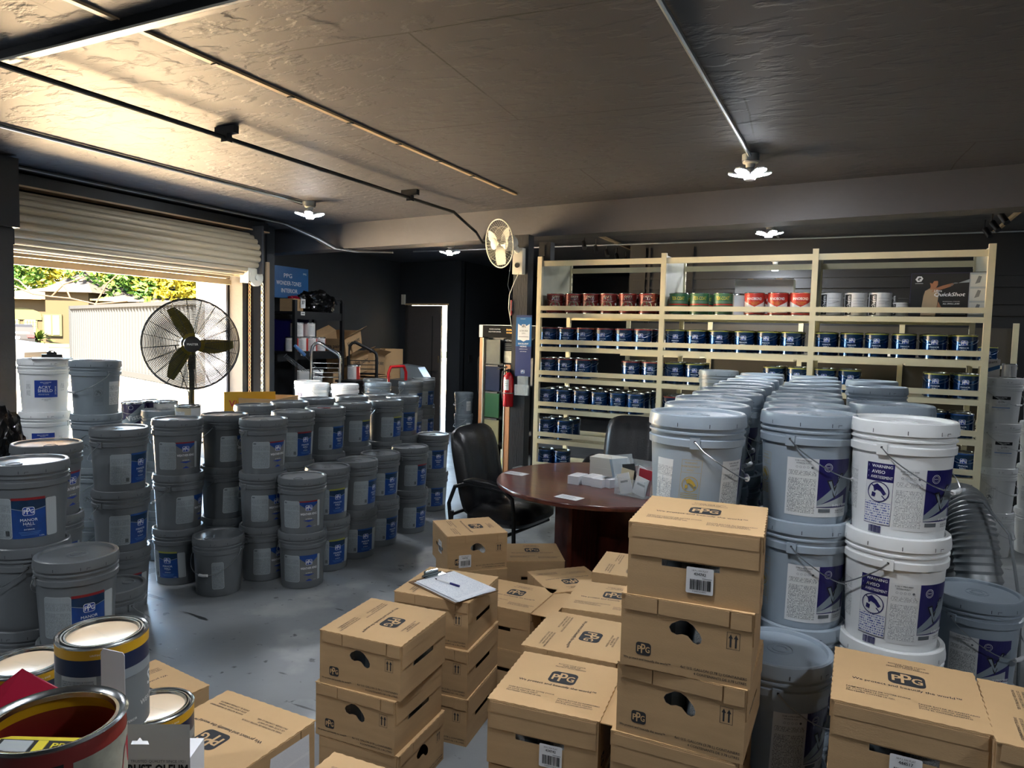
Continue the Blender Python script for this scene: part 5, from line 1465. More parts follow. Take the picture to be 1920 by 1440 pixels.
t = thing('fire_extinguisher', (-2.965, 6.00, .98), 0, 'red fire extinguisher hanging on the left face of the post', 'extinguisher')
mb = MB(); mb.lathe([(0, 0), (.045, 0), (.052, .012), (.052, .27), (.045, .30), (.02, .325), (0, .326)], 'extinguisher', 28); mb.build('cylinder', t)
mb = MB(); mb.box((0, 0, .34), (.03, .03, .035), 'black_metal'); mb.box((.02, 0, .37), (.10, .018, .012), 'black_metal', T=Matrix.Rotation(R(-14), 4, 'Y')); mb.box((.02, 0, .345), (.09, .016, .01), 'black_metal'); mb.build('lever', t)
mb = MB(); mb.tube([(0, -.02, .35), (-.05, -.03, .33), (-.06, -.02, .2), (-.057, 0, .05)], .008, 'cable_black'); mb.build('hose', t)
mb = MB(); D = Decal(mb, cylmap(lambda v: .052, -PI / 2 - .1)); D.step = .01; D.L(1).rect(-.03, .16, .03, .26, 'paper'); D.L(2).rect(-.02, .2, .02, .203, 'txt_grey'); D.rect(-.02, .22, .02, .223, 'txt_grey'); D.rect(-.02, .24, .0, .243, 'red_ink'); mb.build('tag_label', t)
mb = MB(); mb.tube([(.054 * math.cos(a), .054 * math.sin(a), .13) for a in [i * PI / 8 for i in range(17)]], .004, 'galv'); mb.build('strap', t)
t = thing('junction_box', (-2.74, 6.30, 2.44), 0, 'black electrical box at the top of the post by the rack', 'box'); mb = MB(); mb.box((0, 0, 0), (.12, .10, .22), 'black_metal'); mb.build('box', t); mb = MB(); mb.box((-.02, -.052, .03), (.05, .006, .10), 'black_plastic'); mb.build('cover', t)

# floor coating display stand
t = thing('display_stand', (-4.02, 7.55, 0), R(-4), 'black floor coating display stand with colour sample panels left of the post', 'display')
mb = MB(); mb.box((.30, .12, .82), (.62, .20, 1.64), 'black_plastic'); mb.box((.30, .10, .02), (.64, .26, .04), 'black_metal'); mb.build('cabinet', t)
mb = MB(); mb.box((.33, .06, 1.70), (.76, .22, .15), 'matte_black'); D = Decal(mb, planemap((-.05, -.05, 1.625), (1, 0, 0), (0, 0, 1)))
D.L(1).text('FLOOR COATING', .17, .10, w=.15, k='txt_white'); D.text('SOLUTIONS CENTER', .17, .07, w=.17, k='txt_white'); D.text('DUAL', .37, .095, w=.075, k='rim_yellow', bold=.05); D.text('MATRIX', .37, .06, w=.075, k='rim_yellow', bold=.05)
D.text('HIGH', .50, .095, w=.09, k='txt_white', bold=.03, shear=.3); D.text('PERFORMANCE', .55, .065, w=.18, k='txt_white', bold=.03, shear=.3); D.rect(0, .145, .76, .15, 'silverband'); mb.build('header', t)
mb = MB(); mb.box((-.075, .06, 1.70), (.05, .22, .15), 'paper'); mb.build('header_end', t)
mb = MB(); mb.box((-.04, -.02, .82), (.045, .14, 1.6), 'wood_trim'); mb.box((-.015, -.03, .82), (.01, .12, 1.6), 'fan_white'); mb.build('side_post', t)
mb = MB(); mb.box((.325, -.06, .66), (.075, .04, 1.3), 'wood_trim'); mb.box((.292, -.07, .66), (.008, .05, 1.3), 'fan_white'); mb.build('wood_post', t)
defm('s_grey', '#5b5f5a', 0.75, noise=.15, nscale=6); defm('s_navy', '#1d2740', 0.7, spec=.2); defm('s_green', '#2f5a3c', 0.7, spec=.2); defm('s_khaki', '#8d8a6a', 0.7, spec=.2); defm('s_dgreen', '#1f3a30', 0.7, spec=.2); defm('s_orange', '#a5652b', 0.4); defm('s_pic', '#9a9a8c', 0.5, noise=.4, nscale=14)
for i, k in enumerate(('s_grey', 's_navy', 's_green', 's_khaki', 's_dgreen')):
    mb = MB(); mb.box((.105, -.05, 1.455 - i * .32), (.20, .02, .29), k, T=Matrix.Rotation(0, 4, 'X')); mb.box((.105, -.06, 1.29 - i * .32), (.17, .03, .018), 'black_metal'); mb.build('sample_panel', t)
mb = MB(); mb.box((.305, -.0, 1.0), (.17, .012, 1.24), 'matte_black'); D = Decal(mb, planemap((.22, -.006, .38), (1, 0, 0), (0, 0, 1)))
D.L(1).text('METALLICS', .085, 1.215, w=.13, k='txt_white'); 
for j in range(4): D.rect(.02, 1.17 - j * .02, .14, 1.175 - j * .02, 'txt_grey')
D.rect(.01, .95, .16, 1.09, 's_pic'); D.rect(.01, .62, .16, .80, 'lab_blue'); D.rect(.01, .42, .16, .60, 'lab_red'); D.rect(.01, .1, .16, .40, 's_green'); D.L(2).text('COLORS', .07, .2, w=.09, k='txt_white'); mb.build('info_panel', t)
mb = MB(); mb.box((.50, -.04, 1.50), (.18, .02, .22), 's_grey'); mb.box((.50, -.04, .80), (.18, .02, .55), 's_dgreen'); mb.box((.50, -.05, .36), (.18, .02, .26), 's_orange'); mb.build('sample_panel', t)
mb = MB(); mb.tube([(-.075, -.06, 1.40), (-.09, -.07, 1.36), (-.09, -.07, .98), (-.075, -.06, .94)], .006, 'black_metal'); mb.build('pull_handle', t)
mb = MB(); mb.box((.30, -.06, .17), (.09, .03, .26), 'picture_cream'); mb.box((.285, -.077, .13), (.03, .004, .13), 'yellow_text', T=Matrix.Identity(4)); mb.build('colour_card', t)

# ------------------------------------------------------------------ black rack, cartons and trolleys at the back left
k_ = thing('storage_rack', (-6.72, 7.36, 0), 0, 'black metal storage rack behind the trolleys, bag on top', 'shelving')
for x in (-.25, .25):
    for y in (-.46, .46):
        mb = MB(); mb.box((x, y, 1.02), (.045, .045, 2.04), 'black_metal'); mb.build('upright', k_)
for z in (1.88, 1.36, .78, .30):
    mb = MB(); mb.box((0, 0, z), (.50, .90, .03), 'black_metal'); mb.box((.255, 0, z - .03), (.015, .90, .10), 'black_metal'); mb.build('shelf', k_)
    mb = MB(); mb.box((.265, -.33, z - .01), (.004, .07, .045), 'paper'); mb.box((.268, -.33, z - .01), (.001, .05, .012), 'txt_grey'); mb.build('shelf_tag', k_)
mb = MB(); mb.tube([(.25, -.40 + .75, 2.02), (.25, .30, 2.09), (.25, .43, 2.09), (.25, .46, 2.05), (.25, .46, 1.9)], .02, 'black_metal'); mb.build('end_hoop', k_)
def art(D):
    D.L(1).text('PPG', .28, .30, w=.15, k='txt_white', h=.055, bold=.01); D.text('WONDER-TONES', .30, .20, w=.46, h=.055, k='txt_white', bold=.01); D.text('INTERIOR', .31, .10, w=.30, h=.055, k='txt_white', bold=.01); D.text('PPG', .60, .345, w=.06, k='txt_white')
sign('shelf_sign', (-6.93, 6.98, 2.08), (0, 1, 0), .67, .42, art, 'blue sign reading PPG WONDER-TONES INTERIOR above the black rack', 'sign', base='sign_blue')
def bag(name, c, s, label, cat, k='trash_bag', seed=1, n=26):
    bm = bmesh.new(); bmesh.ops.create_icosphere(bm, subdivisions=4, radius=1)
    from mathutils import noise as N_
    for v in bm.verts:
        p = v.co.copy(); d = N_.fractal(p * 2.1 + Vector((seed, 0, 0)), .9, 2.1, 5) * .30 + N_.noise(p * 7 + Vector((0, seed, 0))) * .06
        q = p * (1 + d); v.co = Vector((q.x * s[0], q.y * s[1], max(q.z, -.72) * s[2] + .72 * s[2]))
    me = bpy.data.meshes.new(name); bm.to_mesh(me); bm.free(); me.materials.append(M[k])
    o = bpy.data.objects.new(name, me); COL.objects.link(o); o.location = c; o['label'] = label; o['category'] = cat
    return o
bag('plastic_bag', (-6.62, 7.45, 1.897), (.16, .34, .17), 'shiny black plastic bag heaped on top of the black rack', 'bag')
def opencarton(name, loc, rz, d, label, txt=None, tk='card_ink', side='card', tilt=None, flaps=True):
    t = thing(name, loc, rz, label, 'box')
    if tilt: t.rotation_euler = tilt
    w, l, h = d; mb = MB(); th = .005
    mb.box((0, 0, th / 2), (w, l, th), side); mb.box((-w / 2, 0, h / 2), (th, l, h), side); mb.box((w / 2, 0, h / 2), (th, l, h), side); mb.box((0, -l / 2, h / 2), (w, th, h), side); mb.box((0, l / 2, h / 2), (w, th, h), side)
    if txt:
        D = Decal(mb, planemap((w / 2 + .0026, -l / 2, 0), (0, 1, 0), (0, 0, 1))).L(1); D.text(txt, l / 2, h * .55, w=l * .75, k=tk, bold=.03)
        D = Decal(mb, planemap((-w / 2, -l / 2 - .0026, 0), (1, 0, 0), (0, 0, 1))).L(1); D.text(txt, w / 2, h * .55, w=w * .75, k=tk, bold=.03)
    mb.build('body', t)
    if flaps:
        for a, (x, y) in enumerate(((w / 2, 0), (-w / 2, 0))):
            f_ = MB(); s_ = 1 if a == 0 else -1
            f_.add([(x, -l / 2, h), (x, l / 2, h), (x + s_ * w * .28, l / 2, h + w * .18), (x + s_ * w * .28, -l / 2, h + w * .18), (x, -l / 2, h - .004), (x, l / 2, h - .004), (x + s_ * w * .28, l / 2, h + w * .18 - .004), (x + s_ * w * .28, -l / 2, h + w * .18 - .004)], [(0, 1, 2, 3), (7, 6, 5, 4), (2, 6, 7, 3), (0, 3, 7, 4), (1, 5, 6, 2)], side); f_.build('flap', t)
    return t
opencarton('carton_tray', (-6.62, 7.00, 1.897), 0, (.22, .18, .16), 'small brown carton at the left end of the rack top', flaps=False)
mb = MB(); mb.box((0, 0, 0), (.004, .10, .12), 'paper'); D = Decal(mb, planemap((.0025, -.05, -.06), (0, 1, 0), (0, 0, 1))).L(1); D.text('37', .05, .075, w=.06, k='txt_black', bold=.05); mb.build('price_card', None, (-6.50, 7.08, 2.0), R(8), label='white card reading 37 on the small carton', category='card')
bag('red_cloth', (-6.62, 7.04, 2.03), (.07, .08, .04), 'crumpled red cloth in the small carton on the rack', 'cloth', 'red_plastic', 4)
# wholesale cartons piled beside the rack
YB = 8.28
opencarton('open_carton', (-6.80, 8.22, 1.36), R(12), (.40, .52, .26), 'open brown carton on top of the pile by the rack, printed Vista paint', 'Vista paint', tilt=(R(14), 0, R(12)))
opencarton('open_carton', (-6.80, 8.40, 1.05), R(8), (.40, .55, .28), 'second open carton of the pile, tilted, printed Vista paint', 'Vista paint', tilt=(R(10), 0, R(8)))
opencarton('open_carton', (-6.78, 8.80, 1.02), R(20), (.36, .50, .30), 'lower open carton with bold Vista paint lettering', 'Vista paint', tilt=(R(-6), 0, R(16)))
opencarton('open_carton', (-6.93, 8.2, .835), R(0), (.40, .5, .24), 'carton low in the pile behind the first trolley handle', None, flaps=False)
t = thing('closed_carton', (-6.82, 9.38, .835), R(-20), 'tall pale brown closed carton at the right of the pile', 'box'); mb = MB(); mb.box((0, 0, .28), (.34, .34, .56), 'card_light'); mb.build('body', t); mb = MB(); mb.box((0, 0, .562), (.345, .05, .004), 'card_edge'); mb.build('tape', t)
for i in range(5):
    mb = MB(); mb.box((0, 0, 0), (.35, .62, .02), 'card' if i % 2 else 'card_light', T=Matrix.Rotation(R(9 - 3 * i), 4, 'X')); mb.build('flattened_carton', None, (-6.72, 8.75 + .02 * i, .87 + i * .03), R(5 * i - 8), label='flattened carton sheet, %s in the small pile behind the second trolley handle' % ['lowest', 'second', 'middle', 'fourth', 'top'][i], category='cardboard')
mb = MB(); mb.box((0, 0, .40), (.46, 1.7, .80), 'black_plastic'); mb.box((0, 0, .815), (.50, 1.75, .03), 'plastic_charcoal'); mb.build('work_bench', None, (-6.93, 8.75, 0), 0, label='dark bench carrying the piled brown cartons', category='bench')
def trolley(name, loc, rz, label, hk='chrome', w=.62):
    t = thing(name, loc, rz, label, 'trolley')
    mb = MB(); mb.box((.2, 0, .18), (.5, .40, .04), 'black_metal'); mb.build('platform', t)
    mb = MB(); P_ = [(0, -w / 2, .2), (0, -w / 2, 1.38), (0, -w / 2 + .015, 1.45), (0, -w / 2 + .05, 1.49), (0, -w / 2 + .09, 1.50), (0, -w / 2 + .14, 1.48), (0, w / 2 - .04, 1.37), (0, w / 2 - .01, 1.34), (0, w / 2, 1.28), (0, w / 2, .2)]
    mb.tube(P_, .022, hk, 12); mb.build('handle', t)
    for i in range(4):
        mb = MB(); mb.cyl((0, -w / 2, 1.24 - i * .06), (0, w / 2, 1.24 - i * .06), .006, hk); mb.build('crossbar', t)
    for x in (.02, .38):
        for y in (-.15, .15):
            mb = MB(); mb.tube([(x, y - .02, .07), (x, y + .02, .07)], .07, 'black_plastic', 18, False); mb.box((x, y, .14), (.05, .05, .06), 'galv'); mb.build('wheel', t)
    return t
trolley('platform_trolley', (-6.15, 7.12, 0), R(-49), 'platform trolley with a sloping chrome hoop handle, nearer one', w=.36)
trolley('platform_trolley', (-6.42, 8.22, 0), R(-49), 'platform trolley with a dark sloping hoop handle, farther one', hk='black_metal', w=.40)
t = thing('hand_truck', (-5.550, 7.848, 1.110), 0, 'red tubular hand truck behind the far pails', 'hand truck'); t.location.z = 0
mb = MB(); mb.tube([(0, -.2, .2), (0, -.2, 1.12), (0, -.15, 1.20), (0, .15, 1.20), (0, .2, 1.12), (0, .2, .2)], .02, 'red_frame', 12); mb.build('frame', t)
mb = MB(); mb.box((.12, 0, .02), (.25, .40, .012), 'red_frame'); mb.build('toe_plate', t)
for y in (-.24, .24): mb = MB(); mb.tube([(-.06, y - .03, .12), (-.06, y + .03, .12)], .12, 'black_plastic', 20, False); mb.build('wheel', t)
t = thing('utility_cart', (-6.40, 9.45, .83), R(12), 'grey plastic tool tray at the right of the carton pile', 'tray'); mb = MB(); mb.box((0, 0, .05), (.45, .9, .10), 'plastic_charcoal'); mb.build('tray', t); mb = MB(); mb.prism([(-.2, 0), (.22, 0), (.10, .18), (-.2, .22)], .2, .5, 'plastic_mid', T=Matrix.Rotation(R(90), 4, 'X') @ Matrix.Translation((0, .1, -.5))); mb.build('scoop', t)
mb = MB(); mb.tube([(.2 * math.cos(a), .28 * math.sin(a), .02 * math.sin(3 * a)) for a in [i * PI / 8 for i in range(28)]], .014, 'cable_black', 8); mb.build('coiled_hose', None, (-5.95, 8.3, 1.08), label='coiled black hose lying among the trolleys', category='hose') if 0 else None
# wire roller frames and pot on the first trolley
t = thing('wire_rack', (-6.42, 7.05, 1.02), R(0), 'bent wire roller frame leaning beside the first trolley', 'wire rack')
mb = MB()
for j in range(4): mb.tube([(0, -.34 + .0 * j, .32 - j * .018), (.0, .02, .12 - j * .02), (.02, .36, .02)], .004, 'chrome', 6)
mb.tube([(0, -.34, .26), (-.03, -.36, .30), (0, -.34, .34)], .005, 'chrome', 6); mb.build('wires', t)
mb = MB(); mb.tube([(.03, -.22, .44), (.03, -.05, .32)], [.020, .024], 'skyblue', 10); mb.tube([(.03, -.05, .32), (.03, .25, .10)], .007, 'chrome', 8); mb.build('paint_roller', None, (-6.40, 7.02, 1.02), label='long paint roller with a pale blue grip by the first trolley', category='paint roller')
mb = MB(); mb.box((0, 0, .42), (.35, .30, .84), 'black_plastic'); mb.box((0, 0, .9), (.38, .33, .12), 'plastic_charcoal'); mb.build('tool_chest', None, (-6.12, 6.95, .0) if 0 else (-6.22, 6.98, .0), R(0), label='dark chest beneath the wire roller frames', category='chest')
t = dup(CK['whitecan'], (-6.02, 7.52, 1.02), R(-40), 'white paint pot behind the chrome trolley handle', None); mb = MB(); mb.box((-6.02, 7.52, .50), (.3, .3, 1.0), 'black_plastic'); mb.box((-6.02, 7.52, 1.0), (.34, .34, .03), 'black_metal'); mb.build('tool_box', None, label='black tool box under the white paint pot', category='box')
# rack contents
for i, (y, z, kk) in enumerate([(6.99, 1.377, 'whitecan'), (7.17, 1.377, 'whitecan'), (7.34, 1.377, 'whitecan'), (7.51, 1.377, 'whitecan'), (7.08, 1.569, 'whitecan'), (7.30, 1.569, 'whitecan')]):
    dup(CK[kk], (-6.60, y, z), R(-30 + i * 11), 'white paint can on the black rack, %s' % ['leftmost of the lower four', 'second of the lower four', 'third of the lower four', 'rightmost of the lower four', 'left one stacked on top', 'right one stacked on top'][i], 'white cans on the black rack')
mb = MB(); mb.box((0, 0, .21), (.30, .34, .42), 'lab_navy'); D = Decal(mb, planemap((.151, -.17, 0), (0, 1, 0), (0, 0, 1))).L(1); D.rrect(.06, .28, .28, .38, .03, 'silverband'); D.text('EQUIPMENT', .17, .2, w=.22, k='txt_white', bold=.03); D.rect(.06, .12, .28, .13, 'txt_white'); mb.build('blue_case', None, (-6.86, 7.25, 1.377), label='dark blue printed case standing behind the cans on the black rack', category='case')
def bucket(name, loc, label, txt=None):
    t = thing(name, loc, math.atan2(-loc[1], -loc[0]), label, 'bucket'); mb = MB()
    mb.lathe([(0, 0), (.10, 0), (.125, .30), (.132, .30), (.132, .33), (.122, .33), (.097, .01), (0, .01)], 'plastic_white', 30)
    D = Decal(mb, cylmap(lambda v: .10 + .025 * v / .3), .012)
    if txt: D.L(1).text(txt, 0, .19, w=.17, k='txt_blue', bold=.03); D.text('PAINTS', 0, .165, w=.05, k='txt_blue')
    mb.build('body', t); return t
bucket('empty_bucket', (-6.48, 7.10, .797), 'white lidless bucket on the lower shelf of the black rack', 'KELLY-MOORE')
bucket('empty_bucket', (-6.62, 7.42, .797), 'white bucket half hidden at the left end of the lower rack shelf')
# small things near the opening
t = thing('side_table', (-4.78, 3.78, 0), R(-38), 'low dark table behind the pails carrying loose cans', 'table'); mb = MB(); mb.box((0, 0, .905), (.80, .26, .03), 'black_plastic'); mb.build('tabletop', t)
for x in (-.36, .36):
    for y in (-.1, .1): mb = MB(); mb.cyl((x, y, 0), (x, y, .89), .015, 'black_metal'); mb.build('leg', t)
for i, (c, kk, lb) in enumerate((((-4.693, 3.376, 1.100), 'purple', 'purple paint can behind the pails, left of the fan pole'), ((-4.703, 3.530, 1.100), 'purple', 'second purple can with a white side, left of the fan pole'), ((-4.563, 3.543, 1.100), 'whitecan', 'white and orange can just left of the fan pole'), ((-4.207, 3.441, 1.100), 'beige', 'pale yellow can right behind the fan pole'))):
    can(kk, c[0], c[1], .921, (-.2, .9, .9, .0)[i], lb, None)
t = opencarton('open_carton', (-4.671, 4.670, 1.020), R(20), (.34, .44, .16), 'open brown carton behind the rear pail row, yellow banner over its side', None, flaps=False); t.location.z = .90
mb = MB(); mb.box((0, 0, .11), (.006, .42, .20), 'rim_yellow'); D = Decal(mb, planemap((.0035, -.21, .0), (0, 1, 0), (0, 0, 1))).L(1); D.text('Vista paint', .21, .10, w=.34, k='red_ink', bold=.02); mb.build('banner', None, ((-4.748, 4.603, 1.020)[0] + .02, (-4.748, 4.603, 1.020)[1] - .1, .90), R(-40), label='yellow Vista paint banner hanging on the open carton', category='banner')
mb = MB(); mb.box((0, 0, .445), (.6, .6, .89), 'black_plastic'); mb.build('crate_stand', None, ((-4.671, 4.670, 1.020)[0], (-4.671, 4.670, 1.020)[1], 0), R(20), label='black crate under the open carton by the chains', category='crate')
bag('plastic_wrap', ((-4.489, 2.384, 0.951)[0], (-4.489, 2.384, 0.951)[1], .62), (.10, .14, .30), 'dark crumpled plastic wrap at the left picture edge by the post', 'wrap', 'trash_bag', 9)
t = thing('clipboard', (-4.93, 2.95, 1.4175), R(60), 'clipboard lying on top of the white blue-labelled pail stack', 'clipboard'); mb = MB(); mb.box((0, 0, .0035), (.23, .31, .004), 'paper'); mb.box((0, .01, .001), (.235, .32, .003), 'card_inner'); mb.build('board', t)
mb = MB(); mb.box((0, .0, .02), (.12, .05, .02), 'black_metal'); mb.box((0, .02, .035), (.06, .02, .02), 'black_metal'); mb.tube([(-.02, .02, .045), (0, .02, .055), (.02, .02, .045)], .004, 'black_metal'); mb.build('clip', t)
mb = MB(); mb.box((0, 0, .001), (.035, .10, .002), 'red_plastic'); mb.build('tag', None, (-3.66, 4.22, 1.0640), R(-50), label='red tag lying on a dark grey pail lid', category='tag')
mb = MB(); mb.box((0, 0, .001), (.06, .09, .002), 'red_ink'); mb.build('tag', None, (-.96, 5.70, 1.35), R(-20), label='white and red tag hanging on the mid grey pail at the rack', category='tag') if 0 else None

# flexible duct
t = thing('flexible_duct', (0, 0, 0), 0, 'grey ribbed flexible duct arched behind the white pails', 'duct')
pa = []; ra = []; n = 150
for i in range(n + 1):
    s = i / n; a = PI * s
    x = .36 + .19 * s; y = 4.02 - .50 * s; z = .04 + .90 * math.sin(a) ** .55
    pa.append((x, y, z)); ra.append(.088 + .004 * (1 if i % 3 == 0 else (-1 if i % 3 == 1 else 0)))
mb = MB(); mb.tube(pa, ra, 'duct', 24, cap=False); mb.build('hose', t)
mb = MB(); mb.tube([(.40, 3.7, .97), (.52, 3.62, .98), (.60, 3.50, .88), (.64, 3.42, .6), (.64, 3.36, .3), (.60, 3.35, .01)], .006, 'cable_grey'); mb.build('cable', None, label='thin grey cable draped over the flexible duct', category='cable')

# ------------------------------------------------------------------ foreground cans at the lower left
def big_can(name, loc, rz, label, fluid='paint_cream', closed=True, body='can_grey', band='rim_yellow', h=.193, r=.084):
    t = thing(name, loc, rz, label, 'paint can', None)
    mb = MB()
    mb.lathe([(0, .004), (r - .004, .0), (r, .003)], 'tin', 56)
    mb.lathe([(r, .003), (r, h * .70)], body, 56); mb.lathe([(r, h * .70), (r, h * .87)], 'band_navy' if closed else body, 56)
    mb.lathe([(r, h * .87), (r, h * .97)], band, 56)
    D = Decal(mb, cylmap(lambda v: r), .012)
    D.L(1).rect(-.09, .04, -.02, h * .70, 'lab_grey'); D.L(2).rect(-.088, .045, -.024, h * .66, 'print_grey')
    if closed:
        D.L(1).rect(.03, h * .6, .16, h * .70, 'silverband'); D.text('S', .10, .09, h=.03, k='txt_white', bold=.03); D.text('WEATHER', .1, .05, w=.07, k='txt_white'); D.text('SEMI-GLOSS EXTERIOR', .02, .025, w=.07, k='txt_white', rot=.0)
        D.L(3).text('UNTINTED BASE', -.01, h * .92, w=.04, k='txt_white')
    else:
        D.L(1).rect(-.02, 0.005, .30, h * .9, 'rim_red'); D.L(2).rect(-.01, .012, .29, h * .86, 's_pic'); D.L(3).poly([(.02, .04), (.12, .05), (.14, .08), (.05, .09)], 'slot_black'); D.poly([(.06, .1), (.09, .1), (.085, .14), (.07, .13)], 'red_ink')
    mb.build('body', t)
    mb = MB()
    if closed:
        mb.lathe([(r, h * .97), (r + .001, h - .002), (r - .002, h), (r - .005, h - .002), (r - .006, h - .008), (r - .009, h - .008), (r - .010, h - .001), (r - .013, h - .001), (r - .015, h - .007)], 'tin', 56)
        mb.build('rim', t)
        mb = MB(); mb.lathe([(r - .015, h - .007), (r - .0155, h - .002), (r - .0185, h - .002), (r - .020, h - .007)], 'tin', 56)
        mb.lathe([(r - .020, h - .007), (r - .024, h - .0085), (0, h - .0085)], fluid, 56)
        D = Decal(mb, planemap((0, 0, h - .0085), (1, 0, 0), (0, 1, 0))).L(.5); D.text('INTERIOR / EXTERIOR', 0, 0, w=.07, k='picture_cream', rot=.3); mb.build('lid', t)
    else:
        mb.lathe([(r, h * .97), (r + .003, h - .002), (r, h + .001), (r - .004, h), (r - .008, h - .004), (r - .012, h - .004), (r - .013, h - .010), (r - .003, h - .014)], 'tin', 56); mb.build('rim', t)
        mb = MB(); mb.lathe([(r - .003, h - .014), (r - .003, .055)], 'lab_red', 56); mb.lathe([(r - .003, h - .014), (r - .0035, h - .028)], 'rim_yellow', 56); mb.lathe([(r - .003, .055), (0, .055)], 'can_maroon', 56); mb.build('inner_wall', t)
    return t
def ang(x, y, o): return math.atan2(-y, -x) + o
def plain_box(name, c, d, label, k='card'):
    t = thing(name, c, 0, label, 'box'); mb = MB(); mb.box((0, 0, d[2] / 2), d, k); mb.build('body', t); mb = MB(); mb.box((0, 0, d[2] + .0006), (d[0], .05, .001), 'card_edge'); mb.build('tape', t)
plain_box('supply_carton', (-1.50, .93, 0), (.52, .40, .585), 'large plain carton under the cream-lidded cans')
plain_box('supply_carton', (-1.345, .885, .586), (.15, .15, .052), 'thin packet under the can below the large cream-lidded one')
plain_box('supply_carton', (-1.631, .905, .586), (.19, .19, .120), 'small carton under the left cream-lidded can')
big_can('large_can', (-1.345, .885, .640), 0, 'grey can stacked beneath the largest cream-lidded can')
big_can('large_can', (-1.355, .901, .837), ang(-1.355, .901, .1), 'largest cream-lidded can with a yellow band, standing highest')
big_can('large_can', (-1.631, .907, .708), ang(-1.631, .907, .4), 'cream-lidded can at the left edge behind the red plastic')
big_can('large_can', (-1.418, 1.064, .587), ang(-1.418, 1.064, .5), 'cream-lidded can low beside the white box and the big carton')
big_can('large_can', (-1.60, .70, .708), ang(-1.6, .7, .4), 'grey-topped can cut by the left picture edge', fluid='paint_grey')
plain_box('supply_carton', (-1.60, .69, .586), (.19, .19, .120), 'small carton under the can cut by the left edge'); bpy.data.objects.remove
plain_box('supply_carton', (-.98, .60, 0), (.36, .34, .76), 'tall plain carton under the open red can')
big_can('large_can', (-.926, .547, .762), 0, 'sealed can beneath the open red one', band='rim_yellow')
o = big_can('open_can', (-.926, .547, .957), ang(-.926, .547, .35), 'open metal can with dark red inside and a yellow packet, bottom left', closed=False, body='slot_black', band='rim_red', h=.178)
t = thing('yellow_packet', (-.945, .535, 1.075), R(36), 'yellow and black tool packet lying inside the open can', 'packet')
T = Matrix.Rotation(R(6), 4, 'Y')
mb = MB(); mb.prism([(-.06, -.022), (-.045, -.03), (.045, -.03), (.06, -.018), (.06, .018), (.045, .03), (-.045, .03), (-.06, .022)], 0, .016, 'yellow_text', T=T); mb.build('case', t)
mb = MB(); mb.prism([(-.052, -.018), (.052, -.02), (.052, .016), (-.052, .018)], .0165, .019, 'slot_black', T=T); mb.prism([(-.046, -.012), (-.01, -.013), (-.01, .012), (-.046, .013)], .0192, .021, 'lab_grey', T=T); mb.prism([(-.004, -.014), (.008, -.014), (.008, .013), (-.004, .013)], .0192, .021, 'yellow_text', T=T)
D = Decal(mb, lambda u, v, l: tuple(T @ Vector((u, v, .0192 + l)))).L(1); D.text('PRO', .03, .004, w=.03, k='yellow_text', bold=.04); D.text('GRIP', .03, -.008, w=.03, k='yellow_text', bold=.04); mb.build('window', t)
# red plastic sheet folded over
mb = MB(); A_ = [(-1.315, 0.637, 1.000), (-1.224, 0.674, 1.080), (-1.123, 0.685, 1.060), (-1.159, 0.651, 1.030), (-1.233, 0.596, 0.980)]
vs = [tuple(p) for p in A_] + [(p[0], p[1], p[2] - .012) for p in A_]
mb.add(vs, [(0, 4, 3, 2, 1), (5, 6, 7, 8, 9), (0, 1, 6, 5), (1, 2, 7, 6), (2, 3, 8, 7), (3, 4, 9, 8), (4, 0, 5, 9)], 'red_plastic'); o = mb.build('red_scraper', None, label='glossy crimson plastic scraper blade over the left cans', category='tool')
bv = o.modifiers.new('b', 'BEVEL'); bv.width = .004; bv.segments = 3
# white printed box with hang hole
bx0 = (-1.078, .735); 
t = thing('hang_box', (-.985, .715, .762), R(28), 'white carton with a hang hole and bold black lettering, bottom left', 'box')
mb = MB(); mb.box((.0, .025, .105), (.155, .055, .21), 'paper'); D = Decal(mb, planemap((-.0775, -.0025, 0), (1, 0, 0), (0, 0, 1))).L(1)
D.text('RUST-OLEUM', .105, .190, w=.092, h=.018, k='txt_black', bold=.05); D.text('TRUSTED QUALITY SINCE 1921', .105, .204, w=.085, k='txt_grey'); mb.build('body', t)
mb = MB(); hp = [(-.012, .018), (-.004, .018), (0, .024), (.004, .018), (.012, .018), (.014, .012), (-.014, .012)]
hole = [(x, z + .01) for x, z in hp]
holed(mb, Matrix.Translation((0, -.003, .21)), (-.0775, 0, .0775, .055), hole, 'paper'); mb.build('hang_tab', t)
# upright white strip
t = thing('label_strip', ((-1.216, 0.828, 0.976)[0], (-1.216, 0.828, 0.976)[1], (-1.216, 0.828, 0.976)[2] - .10), ang(-1.2, .8, PI / 2 - .2), 'upright white plastic strip in front of the largest cream-lidded can', 'strip')
mb = MB(); mb.prism([(-.020, -.13), (.020, -.13), (.019, .16), (.016, .166), (-.016, .178), (-.020, .172)], -.0012, .0012, 'paper', T=Matrix.Rotation(R(90), 4, 'X')); mb.build('strip', t)

